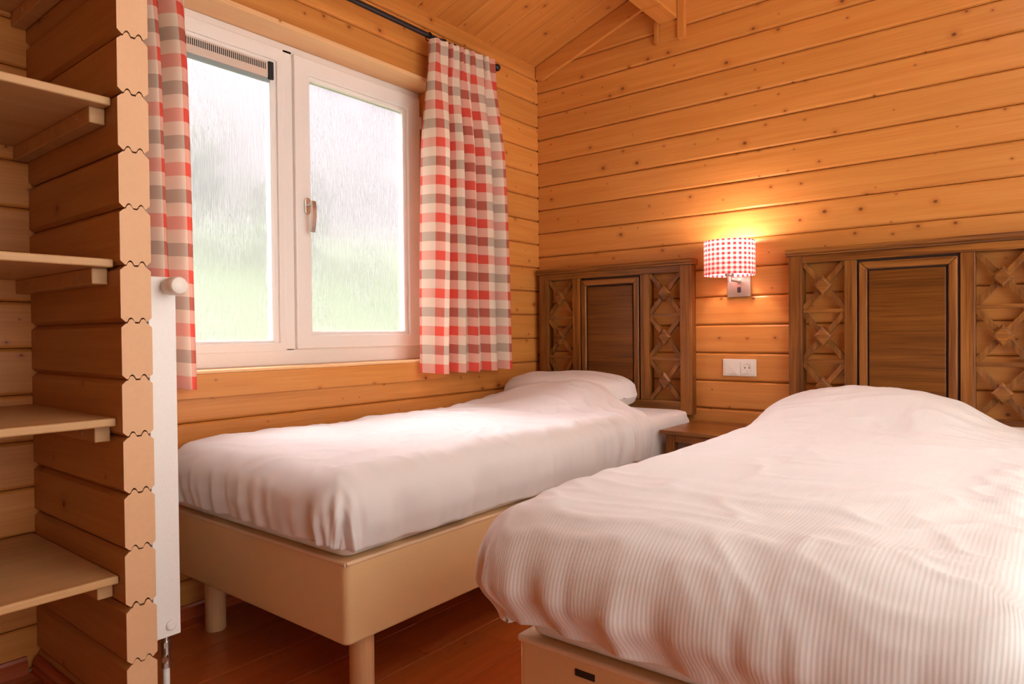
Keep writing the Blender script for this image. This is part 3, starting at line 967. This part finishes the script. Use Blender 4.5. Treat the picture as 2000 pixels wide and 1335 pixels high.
def curtain(label, ytl, ytr, ybl, ybr, ztl, ztr, zb, cloth_w, pleats, seed, uoff, xc=0.105):
    t = thing('curtain', label, 'curtain', (xc, (ybl + ybr) / 2, zb), group='checked curtains at the window')
    nu, nv = pleats * 22, 80
    rng = random.Random(seed)
    ph = [rng.uniform(-.5, .5) for _ in range(pleats + 2)]
    wd = [rng.uniform(.65, 1.35) for _ in range(pleats)]
    s = sum(wd)
    edges = [0]
    for w in wd:
        edges.append(edges[-1] + w / s)
    mb = MB()
    mb.uv = []
    H = ztl - zb
    for i in range(nu + 1):
        u = i / nu
        kk = max(q for q in range(pleats) if edges[q] <= u + 1e-9)
        loc = (u - edges[kk]) / (edges[kk + 1] - edges[kk])
        for j in range(nv + 1):
            v = j / nv
            yl = ytl + (ybl - ytl) * v ** 0.8
            yr = ytr + (ybr - ytr) * v ** 0.8
            zt = ztl + (ztr - ztl) * u
            zc = zt + (zb - zt) * v
            head = 1 - smoothstep(0.03, 0.14, v)
            amp = 0.018 + 0.034 * smoothstep(0.05, 0.35, v) - 0.010 * smoothstep(0.6, 1.0, v)
            a2 = 2 * math.pi * loc
            w = math.cos(a2)
            xo = -amp * w + 0.006 * math.sin(2 * a2 + ph[kk] * 5) * (1 - head)
            yo = 0.30 * (edges[kk + 1] - edges[kk]) * (yr - yl) * -math.sin(a2) * (0.9 - 0.4 * v) * 0.75
            # narrow header pleats
            fx = 0.010 * math.cos(a2 * 3) * head
            sway = 0.012 * noise.noise(Vector((u * 3 + seed, v * 2.2, 0.3)))
            mb.v.append((xc + xo + fx + sway * v, yl + (yr - yl) * u + yo, zc + 0.004 * math.sin(a2 + 1) * v))
            mb.uv.append((uoff + u * cloth_w, (1 - v) * H))
    for i in range(nu):
        for j in range(nv):
            a = i * (nv + 1) + j
            mb.f.append((a, a + 1, a + nv + 2, a + nv + 1))
    obj('fabric', mb, M['curtain'], t, smooth=True)
    # hooks and rings along the rod
    for q in range(pleats + 1):
        u = min(0.985, max(0.015, edges[q]))
        yy = ytl + (ytr - ytl) * u
        zt = ztl + (ztr - ztl) * u
        rm = MB()
        seg = 18
        for a in range(seg):
            t0, t1 = 2 * math.pi * a / seg, 2 * math.pi * (a + 1) / seg
            R = 0.0175
            rm.tube((ROD_X + R * math.cos(t0), yy, ROD_Z - .004 + R * math.sin(t0)), (ROD_X + R * math.cos(t1), yy, ROD_Z - .004 + R * math.sin(t1)), 0.0026, seg=6, caps=False)
        rm.tube((ROD_X + .014, yy, ROD_Z - .016), (xc - .012, yy, zt - .03), 0.002, seg=6)
        obj('ring', rm, M['iron'], t)
    return t
curtain('red, cream and taupe checked curtain hanging right of the window', -0.925, -0.505, -0.972, -0.383, 2.232, 2.262, 0.757, 1.0, 5, 3, 0.02)
curtain('red, cream and taupe checked curtain left of the window, beside the partition', -2.262, -2.012, -2.235, -1.972, 2.235, 2.235, 0.766, 0.62, 3, 11, 0.05, xc=0.085)

# ------------------------------------------------------------------ beds
def rounded_slab(x0, x1, y0, y1, z0, z1, r, rv=0.02, seg=6):
    """box with rounded vertical corners; top and bottom edges eased"""
    pts = []
    for (cx, cy, a0) in ((x1 - r, y1 - r, 0), (x0 + r, y1 - r, 90), (x0 + r, y0 + r, 180), (x1 - r, y0 + r, 270)):
        for k in range(seg + 1):
            a = math.radians(a0 + 90 * k / seg)
            pts.append((cx + r * math.cos(a), cy + r * math.sin(a), math.cos(a), math.sin(a)))
    lay = []
    for k in range(seg + 1):
        a = math.radians(-90 + 90 * k / seg)
        lay.append((z0 + rv + rv * math.sin(a), rv * (1 - math.cos(a))))
    for k in range(seg + 1):
        a = math.radians(90 * k / seg)
        lay.append((z1 - rv + rv * math.sin(a), rv * (1 - math.cos(a))))
    mb = MB()
    n = len(pts)
    for zz, ins in lay:
        for px, py, nx_, ny_ in pts:
            mb.v.append((px - nx_ * ins, py - ny_ * ins, zz))
    for k in range(len(lay) - 1):
        for i in range(n):
            j = (i + 1) % n
            mb.f.append((k * n + i, k * n + j, (k + 1) * n + j, (k + 1) * n + i))
    mb.f.append(tuple(range(n - 1, -1, -1)))
    mb.f.append(tuple((len(lay) - 1) * n + i for i in range(n)))
    return mb

def bed_base(label, x0, x1, y0, y1, z0, z1, group):
    t = thing('box_spring', label, 'bed base', ((x0 + x1) / 2, (y0 + y1) / 2, 0), group=group)
    o = obj('body', rounded_slab(x0, x1, y0, y1, z0, z1, 0.018, 0.008), M['upholstery'], t)
    auto_smooth(o, 50)
    pm_ = MB()
    zt = z1 - 0.006
    cyc = [(x0 + .004, y0 + .004), (x1 - .004, y0 + .004), (x1 - .004, y1 - .004), (x0 + .004, y1 - .004)]
    for a, b in zip(cyc, cyc[1:] + cyc[:1]):
        pm_.tube((*a, zt), (*b, zt), 0.006, seg=10)
    auto_smooth(obj('piping', pm_, M['piping'], t))
    for (lx, ly) in ((x0 + .125, y0 + .085), (x1 - .050, y0 + .085), (x0 + .125, y1 - .1), (x1 - .050, y1 - .1)):
        lg = MB().lathe((lx, ly, 0), (0, 0, 1), [(0, .029), (.003, .031), (z0 - .002, .031), (z0 + .001, .031)], 28)
        auto_smooth(obj('leg', lg, M['beech'], t))
    return t
bed_base('beige upholstered box spring under the bed by the window', 0.032, 0.930, -2.060, -0.045, 0.188, 0.390, 'beige box springs')
bb2 = bed_base('beige upholstered box spring under the bed in the foreground', 1.487, 2.300, -2.112, -0.075, 0.188, 0.390, 'beige box springs')
obj('label_tag', B(1.612, 1.650, -2.1140, -2.1118, 0.355, 0.366), M['black_plastic'], bb2)

def mattress(label, x0, x1, y0, y1, z0, z1):
    t = thing('mattress', label, 'mattress', ((x0 + x1) / 2, (y0 + y1) / 2, z0), group='mattresses on the box springs')
    auto_smooth(obj('core', rounded_slab(x0, x1, y0, y1, z0, z1 - .004, 0.03, 0.014), M['ticking'], t), 60)
    return t
m1 = mattress('pale mattress on the box spring by the window, its white-sheeted corner at the headboard', 0.038, 0.908, -2.044, -0.060, 0.391, 0.562)
m2 = mattress('pale mattress under the duvet of the foreground bed', 1.500, 2.288, -2.098, -0.085, 0.391, 0.585)

def sheet_over(parent, x0, x1, y0, y1, ztop, drop, r):
    """fitted sheet end at the headboard: a smooth cap over the mattress head with wrinkles at the tuck"""
    mb = MB()
    mb.uv = []
    prof_n = 26
    ys = [y0 + (y1 - y0) * i / 40 for i in range(41)]
    Lw = drop + r * math.pi / 2
    half = [(-(Lw) + i * Lw / 14) for i in range(14)]
    xs = half + [i / 30 * (x1 - x0 - 2 * r) for i in range(31)] + [(x1 - x0 - 2 * r) + Lw * (i + 1) / 14 for i in range(14)]
    def pos(s, y, shrink):
        w = x1 - x0 - 2 * r
        ov = -s if s < 0 else (s - w if s > w else 0)
        sg = -1 if s < 0 else 1
        base = x0 + r + min(max(s, 0), w)
        a = ov / r
        if a < math.pi / 2:
            return base + sg * r * math.sin(a), ztop - r * (1 - math.cos(a)), ov
        return base + sg * r, ztop - r - (ov - r * math.pi / 2), ov
    for y in ys:
        e = max(0.0, (y - (y1 - 0.06)) / 0.06)
        for s in xs:
            x, z, ov = pos(s, y, e)
            zdrop = 0.05 * (1 - math.sqrt(max(0, 1 - e * e)))
            wr = 0.006 * noise.noise(Vector((s * 14, y * 16, 4.2))) * min(1, ov / .05) 
            cxm = (x0 + x1) / 2
            mb.v.append((x + (wr if s > 0 else -wr) - (x - cxm) * 0.03 * e * e, y, z - zdrop + 0.002 * noise.noise(Vector((s * 6, y * 6, 1.0)))))
            mb.uv.append((s, y))
    n = len(xs)
    for i in range(len(ys) - 1):
        for j in range(n - 1):
            a = i * n + j
            mb.f.append((a, a + 1, a + n + 1, a + n))
    # close the head end
    last = (len(ys) - 1) * n
    k = len(mb.v)
    for j in range(n):
        v = mb.v[last + j]
        mb.v.append((v[0], y1 + .002, min(v[2], ztop) - 0.16 if 14 <= j < 45 else v[2]))
        mb.uv.append((mb.uv[last + j][0], y1 + .1))
    for j in range(n - 1):
        mb.f.append((last + j, last + j + 1, k + j + 1, k + j))
    return obj('fitted_sheet', mb, M['sheet'], parent, smooth=True)
sheet_over(m1, 0.034, 0.920, -0.80, -0.052, 0.566, 0.125, 0.045)
sheet_over(m2, 1.494, 2.295, -0.80, -0.077, 0.589, 0.145, 0.045)

def pillow(label, cx, cy, cz, lx, ly, h, rot=0.0, seed=0, tilt=0.0):
    t = thing('pillow', label, 'pillow', (cx, cy, cz), group='white pillows')
    mb = MB()
    mb.uv = []
    n = 44
    pw = 2.9
    R = Matrix.Rotation(rot, 3, 'Z') @ Matrix.Rotation(tilt, 3, 'X')
    for side in (1, -1):
        for i in range(n + 1):
            for j in range(n + 1):
                a, b = -1 + 2 * i / n, -1 + 2 * j / n
                # pinch edge slightly between the corners
                pa = a * math.sqrt(1 - 0.26 * b * b)
                pb = b * math.sqrt(1 - 0.26 * a * a)
                e = max(0.0, (1 - abs(a) ** pw)) ** 0.5 * max(0.0, (1 - abs(b) ** pw)) ** 0.5
                zz = side * h * 0.5 * e ** 0.60
                zz += 0.010 * noise.noise(Vector((a * 2.2 + seed, b * 2.2, side * 2.0))) * e + 0.006 * noise.noise(Vector((a * 6 + seed, b * 6, side))) * (1 - e)
                if side < 0:
                    zz *= 0.55
                p = R @ Vector((pa * lx / 2, pb * ly / 2, zz))
                mb.v.append((cx + p.x, cy + p.y, cz + p.z + h * 0.27))
                mb.uv.append((pa * lx / 2, pb * ly / 2))
    m_ = (n + 1) * (n + 1)
    for s in (0, 1):
        for i in range(n):
            for j in range(n):
                a = s * m_ + i * (n + 1) + j
                q = (a, a + n + 1, a + n + 2, a + 1)
                mb.f.append(q if s == 0 else q[::-1])
    obj('case', mb, M['sheet'], t, smooth=True)
    return t
pillow('white pillow against the headboard of the bed by the window', 0.375, -0.270, 0.566, 0.66, 0.40, 0.225, rot=0.02, seed=1)
pillow('white pillow mostly under the duvet of the foreground bed', 1.76, -0.30, 0.589, 0.56, 0.40, 0.11, rot=-0.02, seed=5)

def duvet(label, x0, x1, y0, y1, zt, r, drop_l, drop_r, drop_f, hfun, mat, seed, tuck=0.022, fold=0.016, res=0.0105, group=None, headline=None):
    t = thing('duvet', label, 'duvet', ((x0 + x1) / 2, (y0 + y1) / 2, zt - 0.2), group=group)
    cx0, cx1, cy0 = x0 + r, x1 - r, y0 + r
    Ll, Lr, Lf = (r * math.pi / 2 + max(0, d - r) if d > r else r * math.acos(1 - d / r) for d in (drop_l, drop_r, drop_f))
    sx0, sx1, sy0 = cx0 - Ll, cx1 + Lr, cy0 - Lf
    nu, nv = int((sx1 - sx0) / res), int((y1 - sy0) / res)
    mb = MB()
    mb.uv = []
    sd = Vector((seed * 3.1, seed * 1.7, seed))
    raws = []
    for i in range(nu + 1):
        s = sx0 + (sx1 - sx0) * i / nu
        for j in range(nv + 1):
            tt = sy0 + (y1 - sy0) * j / nv
            dx = s - cx0 if s < cx0 else (s - cx1 if s > cx1 else 0.0)
            dy = tt - cy0 if tt < cy0 else 0.0
            qx, qy = min(max(s, cx0), cx1), max(tt, cy0)
            l2 = math.hypot(dx, dy)
            if l2 > 1e-9:
                pw = 12.0
                nxx, nyy = dx / l2, dy / l2
                Lx_ = Ll if dx < 0 else Lr
                ln = ((abs(dx) / Lx_) ** pw + (abs(dy) / Lf) ** pw) ** (1 / pw)
                raw = ln
                ln = min(ln, 1.0)
                l = ln * (nxx * nxx * Lx_ + nyy * nyy * Lf)
            else:
                l, nxx, nyy, ln, raw = 0.0, 0.0, 0.0, 0.0, 0.0
            a = l / r
            if a < math.pi / 2:
                out, down = r * math.sin(a), r * (1 - math.cos(a))
            else:
                ex = l - r * math.pi / 2
                out, down = r, r + ex
            # folds hanging at the skirts
            hem0 = smoothstep(0.6, 1.0, ln)
            wx, wy = abs(nxx), abs(nyy)
            nf = wy * noise.noise(Vector((s * 21, tt * 2.0, 0.2)) + sd) + wx * noise.noise(Vector((s * 2.0, tt * 11, 5.2)) + sd)
            nf2 = wy * noise.noise(Vector((s * 42, tt * 3.0, 2.2)) + sd) + wx * noise.noise(Vector((s * 3.0, tt * 30, 7.2)) + sd)
            corner = 4 * (nxx * nyy) ** 2
            k = smoothstep(0.15 * r, r * 1.5, down)
            rip = math.sin(15 * math.atan2(nyy, nxx) + seed) * corner * 0.7
            out += k * (fold * nf + fold * 0.35 * nf2 + fold * 0.8 * rip * (1 - 0.85 * hem0))
            # tuck the hem back in
            hem = smoothstep(0.72, 1.0, ln)
            out -= hem * tuck
            px, py = qx + nxx * out, qy + nyy * out
            flat = 1 - smoothstep(0, r * 1.2, down)
            wr = 0.0
            w1 = noise.noise(Vector((s * 3.0, tt * 2.2, 0.7)) + sd)
            w2 = noise.noise(Vector((s * 5.0 + 1.5 * w1, tt * 9.0, 1.7)) + sd)
            w3 = 1 - abs(noise.noise(Vector((s * 7.0 + w1 * 2, tt * 13.0 + w1 * 3, 3.7)) + sd)) * 2
            wr = 0.010 * w1 + 0.0080 * w2 + 0.0062 * max(0, w3) ** 3
            zf = hfun(qx, qy, s, tt) if hfun else 0.0
            zz = zt - down + wr * (0.35 + 0.65 * flat) + zf * (1 - smoothstep(0, r * 1.6, down) * 0.9)
            zz += hem * 0.006 * nf2
            yy = py
            if headline:
                yy += headline(s) * smoothstep(y1 - 0.5, y1, tt)
            mb.v.append((px, yy, zz))
            raws.append(raw)
            mb.uv.append((s, tt))
    for i in range(nu):
        for j in range(nv):
            a = i * (nv + 1) + j
            q = (a, a + nv + 1, a + nv + 2, a + 1)
            if min(raws[i_] for i_ in q) < 0.9999:
                mb.f.append(q)
    o = obj('cover', mb, mat, t, smooth=True)
    bmx = bmesh.new()
    bmx.from_mesh(o.data)
    bmesh.ops.delete(bmx, geom=[v for v in bmx.verts if not v.link_faces], context='VERTS')
    bmx.to_mesh(o.data)
    bmx.free()
    md = o.modifiers.new('thickness', 'SOLIDIFY')
    md.thickness = 0.022
    md.offset = -1
    md.use_rim = True
    sb = o.modifiers.new('soften', 'SUBSURF')
    sb.levels = 0
    sb.render_levels = 1
    return t

def h1(x, y, s, t):
    e = smoothstep(-0.80, -0.44, y)
    w = math.exp(-((x - 0.44) / 0.30) ** 4)
    return 0.105 * e * w - 0.012 * smoothstep(-1.8, -2.1, y)
duvet('white duvet on the bed by the window', 0.045, 0.953, -2.100, -0.375, 0.606, 0.090, 0.06, 0.196, 0.180, h1, M['sheet'], 2, tuck=0.012, fold=0.018, group='white duvets',
      headline=lambda s: -0.10 * smoothstep(0.55, 0.95, s) + 0.03 * math.sin(s * 5))

def h2(x, y, s, t):
    e = smoothstep(-0.95, -0.50, y)
    w = math.exp(-(abs((x - 1.76) / 0.29)) ** 3.0)
    return 0.092 * e * w - 0.040 * smoothstep(1.96, 2.20, x) * (0.4 + 0.6 * e)
duvet('white ribbed duvet spread over the foreground bed', 1.412, 2.300, -2.215, -0.345, 0.638, 0.130, 0.222, 0.25, 0.200, h2, M['sheet_rib'], 6, tuck=0.05, fold=0.022, group='white duvets')

# ------------------------------------------------------------------ headboards
def headboard(label, x0, x1, z0, z1):
    W = x1 - x0
    yb, yf = -0.0008, -0.058
    t = thing('headboard', label, 'headboard', ((x0 + x1) / 2, 0, z0), group='carved oak headboards')
    oz, ox = M['oak_z'], M['oak_x']
    cap_h, top_h, bot_h, rail = 0.028, 0.032, 0.060, 0.016
    st, lat, ist = 0.056, 0.163, 0.046
    # cap moulding
    prof = [(yb, z1 - cap_h), (yf - .004, z1 - cap_h), (yf - .006, z1 - cap_h + .006), (yf - .014, z1 - cap_h + .012), (yf - .016, z1 - .008), (yf - .012, z1), (yb, z1)]
    mb = MB()
    mb.prism([(-p, q) for p, q in prof], lambda p, q: (x0 - .010, -p, q), lambda p, q: (x1 + .010, -p, q))
    obj('cap_moulding', mb, ox, t, bevel=0.0015)
    zc = z1 - cap_h
    def part(name, x0_, x1_, z0_, z1_, m, y0_=yf, y1_=yb, bev=0.002, par=t):
        return obj(name, B(x0_, x1_, y0_, y1_, z0_, z1_), m, par, bevel=bev)
    e = 0.0004
    part('stile', x0, x0 + st, z0, zc - e, oz)
    part('stile', x1 - st, x1, z0, zc - e, oz)
    part('top_rail', x0 + st + e, x1 - st - e, zc - top_h, zc - e, ox)
    part('bottom_rail', x0 + st + e, x1 - st - e, z0, z0 + bot_h, ox)
    xa, xb_ = x0 + st + lat, x1 - st - lat
    part('inner_stile', xa, xa + ist, z0 + bot_h + e, zc - top_h - e, oz)
    part('inner_stile', xb_ - ist, xb_, z0 + bot_h + e, zc - top_h - e, oz)
    # framed centre panel
    pa, pb = xa + ist + .008, xb_ - ist - .008
    za, zb = z0 + bot_h + .003, zc - top_h - .010
    mw = 0.030
    def frame_piece(name, poly, m):
        mb = MB()
        mb.prism(poly, lambda p, q: (p, yf - .002, q), lambda p, q: (p, yf + .016, q))
        return obj(name, mb, m, t, bevel=0.005, seg=3)
    frame_piece('panel_moulding', [(pa, za), (pa + mw, za + mw), (pa + mw, zb - mw), (pa, zb)], oz)
    frame_piece('panel_moulding', [(pb - mw, za + mw), (pb, za), (pb, zb), (pb - mw, zb - mw)], oz)
    frame_piece('panel_moulding', [(pa, zb), (pa + mw, zb - mw), (pb - mw, zb - mw), (pb, zb)], ox)
    frame_piece('panel_moulding', [(pa, za), (pb, za), (pb - mw, za + mw), (pa + mw, za + mw)], ox)
    # raised field and recessed back
    mbp = MB()
    fa, fb_, fz, ft = pa + mw + .004, pb - mw - .007, za + mw + .004, zb - mw - .007
    mbp.box(fa, fb_, yf + .006, yf + .014, fz, ft)
    obj('panel_field', mbp, M['oak_panel'], t, bevel=0.004, seg=3)
    obj('panel_back', B(xa + ist - .004, xb_ - ist + .004, yf + .0165, yb, z0 + bot_h - .01, zc - top_h + .01), M['oak_dark'], t)
    # lattices
    ztop, zbot = zc - top_h, z0 + bot_h
    cell = (ztop - zbot - 2 * rail) / 3
    for (l0, l1) in ((x0 + st, xa), (xb_, x1 - st)):
        for k in range(2):
            zr = zbot + cell * (k + 1) + rail * k
            part('lattice_rail', l0 + e, l1 - e, zr, zr + rail, ox, yf + .009, yf + .027, 0.0015)
        for k in range(3):
            c0 = zbot + (cell + rail) * k
            cxm, czm = (l0 + l1) / 2, c0 + cell / 2
            hw, hh_ = (l1 - l0) / 2, cell / 2
            for sgn in (1, -1):
                d = Vector((hw, 0, sgn * hh_))
                Ld = d.length
                d.normalize()
                nrm = Vector((-d.z, 0, d.x))
                bw = 0.0105
                # bar clipped to the cell: hexagon
                tx = bw / abs(nrm.x) if abs(nrm.x) > 1e-6 else 0
                ex = hw
                # points of the strip |(p).n|<=bw inside the cell rectangle
                pts = []
                kx = bw * (1 / abs(d.x))      # vertical half-extent at the side
                kz = bw * (1 / abs(d.z))      # horizontal half-extent at top/bottom
                s_ = sgn
                pts = [(-hw, -s_ * (hh_ - kx)), (-hw, -s_ * hh_), (-hw + kz, -s_ * hh_), (hw, s_ * (hh_ - kx)), (hw, s_ * hh_), (hw - kz, s_ * hh_)]
                if s_ < 0:
                    pts = pts[::-1]
                mb = MB()
                off = 0.0 if sgn > 0 else 0.0012
                mb.prism(pts, lambda p, q: (cxm + p, yf + .010 + off, czm + q), lambda p, q: (cxm + p, yf + .028, czm + q))
                obj('lattice_bar', mb, M['oak_z'], t, bevel=0.0012)
            # diamond boss with a shallow pyramid
            bs = 0.035
            f = lambda w_, yv_: [(cxm + w_ * 1.0, yv_, czm), (cxm, yv_, czm + w_ * 1.18), (cxm - w_, yv_, czm), (cxm, yv_, czm - w_ * 1.18)]
            vs_ = f(bs, yf + .012) + f(bs, yf - .006) + f(bs * .72, yf - .013)
            mb = MB()
            mb.add(vs_, [(0, 1, 2, 3)] + [q for k2 in range(4) for q in ((k2, 4 + k2, 4 + (k2 + 1) % 4, (k2 + 1) % 4), (4 + k2, 8 + k2, 8 + (k2 + 1) % 4, 4 + (k2 + 1) % 4))] + [(11, 10, 9, 8)])
            obj('diamond_boss', mb, ox, t, bevel=0.0012)
    return t
M['oak_panel'] = wood('oak_panel_figure', (0.215, 0.074, 0.012), (0.065, 0.018, 0.0035), 0, knots=0, rough=0.25, gscale=0.9, bumpy=0.15, lo=0.30, hi=0.70)
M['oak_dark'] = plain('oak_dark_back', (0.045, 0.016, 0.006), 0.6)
headboard('carved oak headboard of the bed by the window, in the corner', 0.040, 0.920, 0.539, 1.274)
headboard('carved oak headboard of the foreground bed, right of the wall lamp', 1.360, 2.240, 0.539, 1.274)

# ------------------------------------------------------------------ nightstand
ns = thing('nightstand', 'small oak nightstand between the two beds', 'nightstand', (1.145, -0.24, 0.0))
NX0, NX1, NY0, NY1, NZ = 0.934, 1.355, -0.425, -0.035, 0.515
obj('table_top', B(NX0, NX1, NY0, NY1, NZ - .017, NZ), M['oak_x'], ns, bevel=0.004, seg=3)
lw = 0.040
for lx in (NX0 + .022, NX1 - .022 - lw):
    for ly in (NY0 + .016, NY1 - .016 - lw):
        obj('leg', B(lx, lx + lw, ly, ly + lw, 0.0, NZ - .0175), M['oak_z'], ns, bevel=0.003)
obj('apron', B(NX0 + .022 + lw, NX1 - .022 - lw, NY0 + .022, NY0 + .040, NZ - .050, NZ - .0175), M['oak_x'], ns, bevel=0.002)
obj('apron', B(NX0 + .022 + lw, NX1 - .022 - lw, NY1 - .040, NY1 - .022, NZ - .050, NZ - .0175), M['oak_x'], ns, bevel=0.002)
obj('apron', B(NX0 + .028, NX0 + .046, NY0 + .016 + lw, NY1 - .016 - lw, NZ - .050, NZ - .0175), M['oak_y'], ns, bevel=0.002)
obj('apron', B(NX1 - .046, NX1 - .028, NY0 + .016 + lw, NY1 - .016 - lw, NZ - .050, NZ - .0175), M['oak_y'], ns, bevel=0.002)
obj('lower_shelf', B(NX0 + .030, NX1 - .030, NY0 + .03, NY1 - .03, 0.140, 0.156), M['oak_x'], ns, bevel=0.002)

# ------------------------------------------------------------------ wall lamp
lx, ly = 1.131, -0.130
lamp = thing('wall_lamp', 'lit wall lamp with red and white checked shade between the headboards', 'lamp', (lx, 0, 1.14))
pl = obj('wall_plate', B(1.078, 1.184, -0.020, -0.0005, 1.086, 1.196), M['nickel'], lamp, bevel=0.002)
sw = obj('rocker_switch', B(1.126, 1.142, -0.0235, -0.0205, 1.106, 1.130), M['black_plastic'], pl, bevel=0.0015)
am = MB()
am.tube((lx, -0.020, 1.158), (lx, ly + .006, 1.158), 0.0075, seg=16)
am.tube((lx, -0.022, 1.158), (lx, -0.032, 1.158), 0.011, seg=16)
am.tube((lx, ly, 1.146), (lx, ly, 1.178), 0.0095, seg=16)
auto_smooth(obj('arm', am, M['nickel'], lamp))
ho_ = MB().lathe((lx, ly, 1.172), (0, 0, 1), [(0, .016), (.004, .019), (.045, .019), (.048, .016)], 20)
auto_smooth(obj('bulb_holder', ho_, M['nickel'], lamp))
R_ = 0.108
sh = MB()
sh.uv = []
seg = 72
for j in range(9):
    zz = 1.176 + 0.150 * j / 8
    for i in range(seg + 1):
        a = 2 * math.pi * i / seg
        sh.v.append((lx + R_ * math.cos(a), ly + R_ * math.sin(a), zz))
        sh.uv.append((a * R_, 0.150 * j / 8))
for j in range(8):
    for i in range(seg):
        a = j * (seg + 1) + i
        sh.f.append((a, a + 1, a + seg + 2, a + seg + 1))
so = obj('lamp_shade', sh, M['shade'], lamp, smooth=True)
sp = MB()
for a in (0.5, 2.6, 4.7):
    sp.tube((lx, ly, 1.205), (lx + R_ * math.cos(a), ly + R_ * math.sin(a), 1.179), 0.0014, seg=6)
obj('shade_spider', sp, M['nickel'], so)
m, nt, b = new_mat('glowing_bulb')
b.inputs['Base Color'].default_value = (1, .9, .75, 1)
b.inputs['Emission Color'].default_value = (1.0, 0.82, 0.66, 1)
b.inputs['Emission Strength'].default_value = 8.0
M['bulb'] = m
bl = MB().lathe((lx, ly, 1.218), (0, 0, 1), [(0, .010), (.012, .013), (.03, .021), (.045, .023), (.058, .019), (.066, .010), (.068, .002)], 20)
auto_smooth(obj('bulb', bl, M['bulb'], lamp), 60)
ld = bpy.data.lights.new('bulb_light', 'POINT')
ld.energy = 4.8
ld.color = (1.0, 0.88, 0.90)
ld.shadow_soft_size = 0.03
lo = bpy.data.objects.new('bulb_light', ld)
link(lo, lamp)
lo.location = (0, ly, 1.306 - 1.14)

# ------------------------------------------------------------------ switch and socket
wo = thing('socket_plate', 'white double plate with light switch and power socket above the nightstand', 'socket', (1.128, 0, 0.765))
fm = MB()
obj('frame', B(1.052, 1.204, -0.009, -0.0005, 0.726, 0.804), M['white_plastic'], wo, bevel=0.0025, seg=3)
rk = MB()
rk.add([(1.063, -0.0095, 0.737), (1.121, -0.0095, 0.737), (1.121, -0.0095, 0.793), (1.063, -0.0095, 0.793), (1.063, -0.011, 0.737), (1.121, -0.016, 0.737), (1.121, -0.0125, 0.793), (1.063, -0.0105, 0.793)],
       [(0, 1, 2, 3), (7, 6, 5, 4), (4, 5, 1, 0), (5, 6, 2, 1), (6, 7, 3, 2), (7, 4, 0, 3)])
obj('rocker', rk, M['white_plastic'], wo)
# socket insert: square with a recessed round well
cx_, cz_, rw = 1.164, 0.765, 0.0195
mb = MB()
seg = 32
sq = []
for i in range(seg):
    a = 2 * math.pi * i / seg
    c, s_ = math.cos(a), math.sin(a)
    mm = max(abs(c), abs(s_))
    sq.append((cx_ + c / mm * 0.0275, cz_ + s_ / mm * 0.0275))
ring = [(cx_ + rw * math.cos(2 * math.pi * i / seg), cz_ + rw * math.sin(2 * math.pi * i / seg)) for i in range(seg)]
yf_ = -0.0118
vs_ = [(p, -0.0092, q) for p, q in sq] + [(p, yf_, q) for p, q in sq] + [(p, yf_, q) for p, q in ring] + [(p, -0.0005, q) for p, q in ring]
fs_ = []
for i in range(seg):
    j = (i + 1) % seg
    fs_ += [(i, seg + i, seg + j, j), (seg + i, 2 * seg + i, 2 * seg + j, seg + j), (2 * seg + i, 3 * seg + i, 3 * seg + j, 2 * seg + j)]
mb.add(vs_, fs_)
ins = obj('socket_insert', mb, M['white_plastic'], wo)
wl = MB().tube((cx_, -0.0094, cz_), (cx_, -0.0091, cz_), rw, seg=32)
obj('well', wl, M['socket_well'] if 'socket_well' in M else M['white_plastic'], ins)
for dx in (-.0095, .0095):
    obj('pin_hole', MB().tube((cx_ + dx, -0.0100, cz_), (cx_ + dx, -0.0095, cz_), 0.0028, seg=14), M['dark_hole'], ins)
for dz in (-.0175, .0175):
    obj('earth_clip', B(cx_ - .0025, cx_ + .0025, -0.0115, -0.0095, cz_ + dz - .0018, cz_ + dz + .0018), M['nickel'], ins)
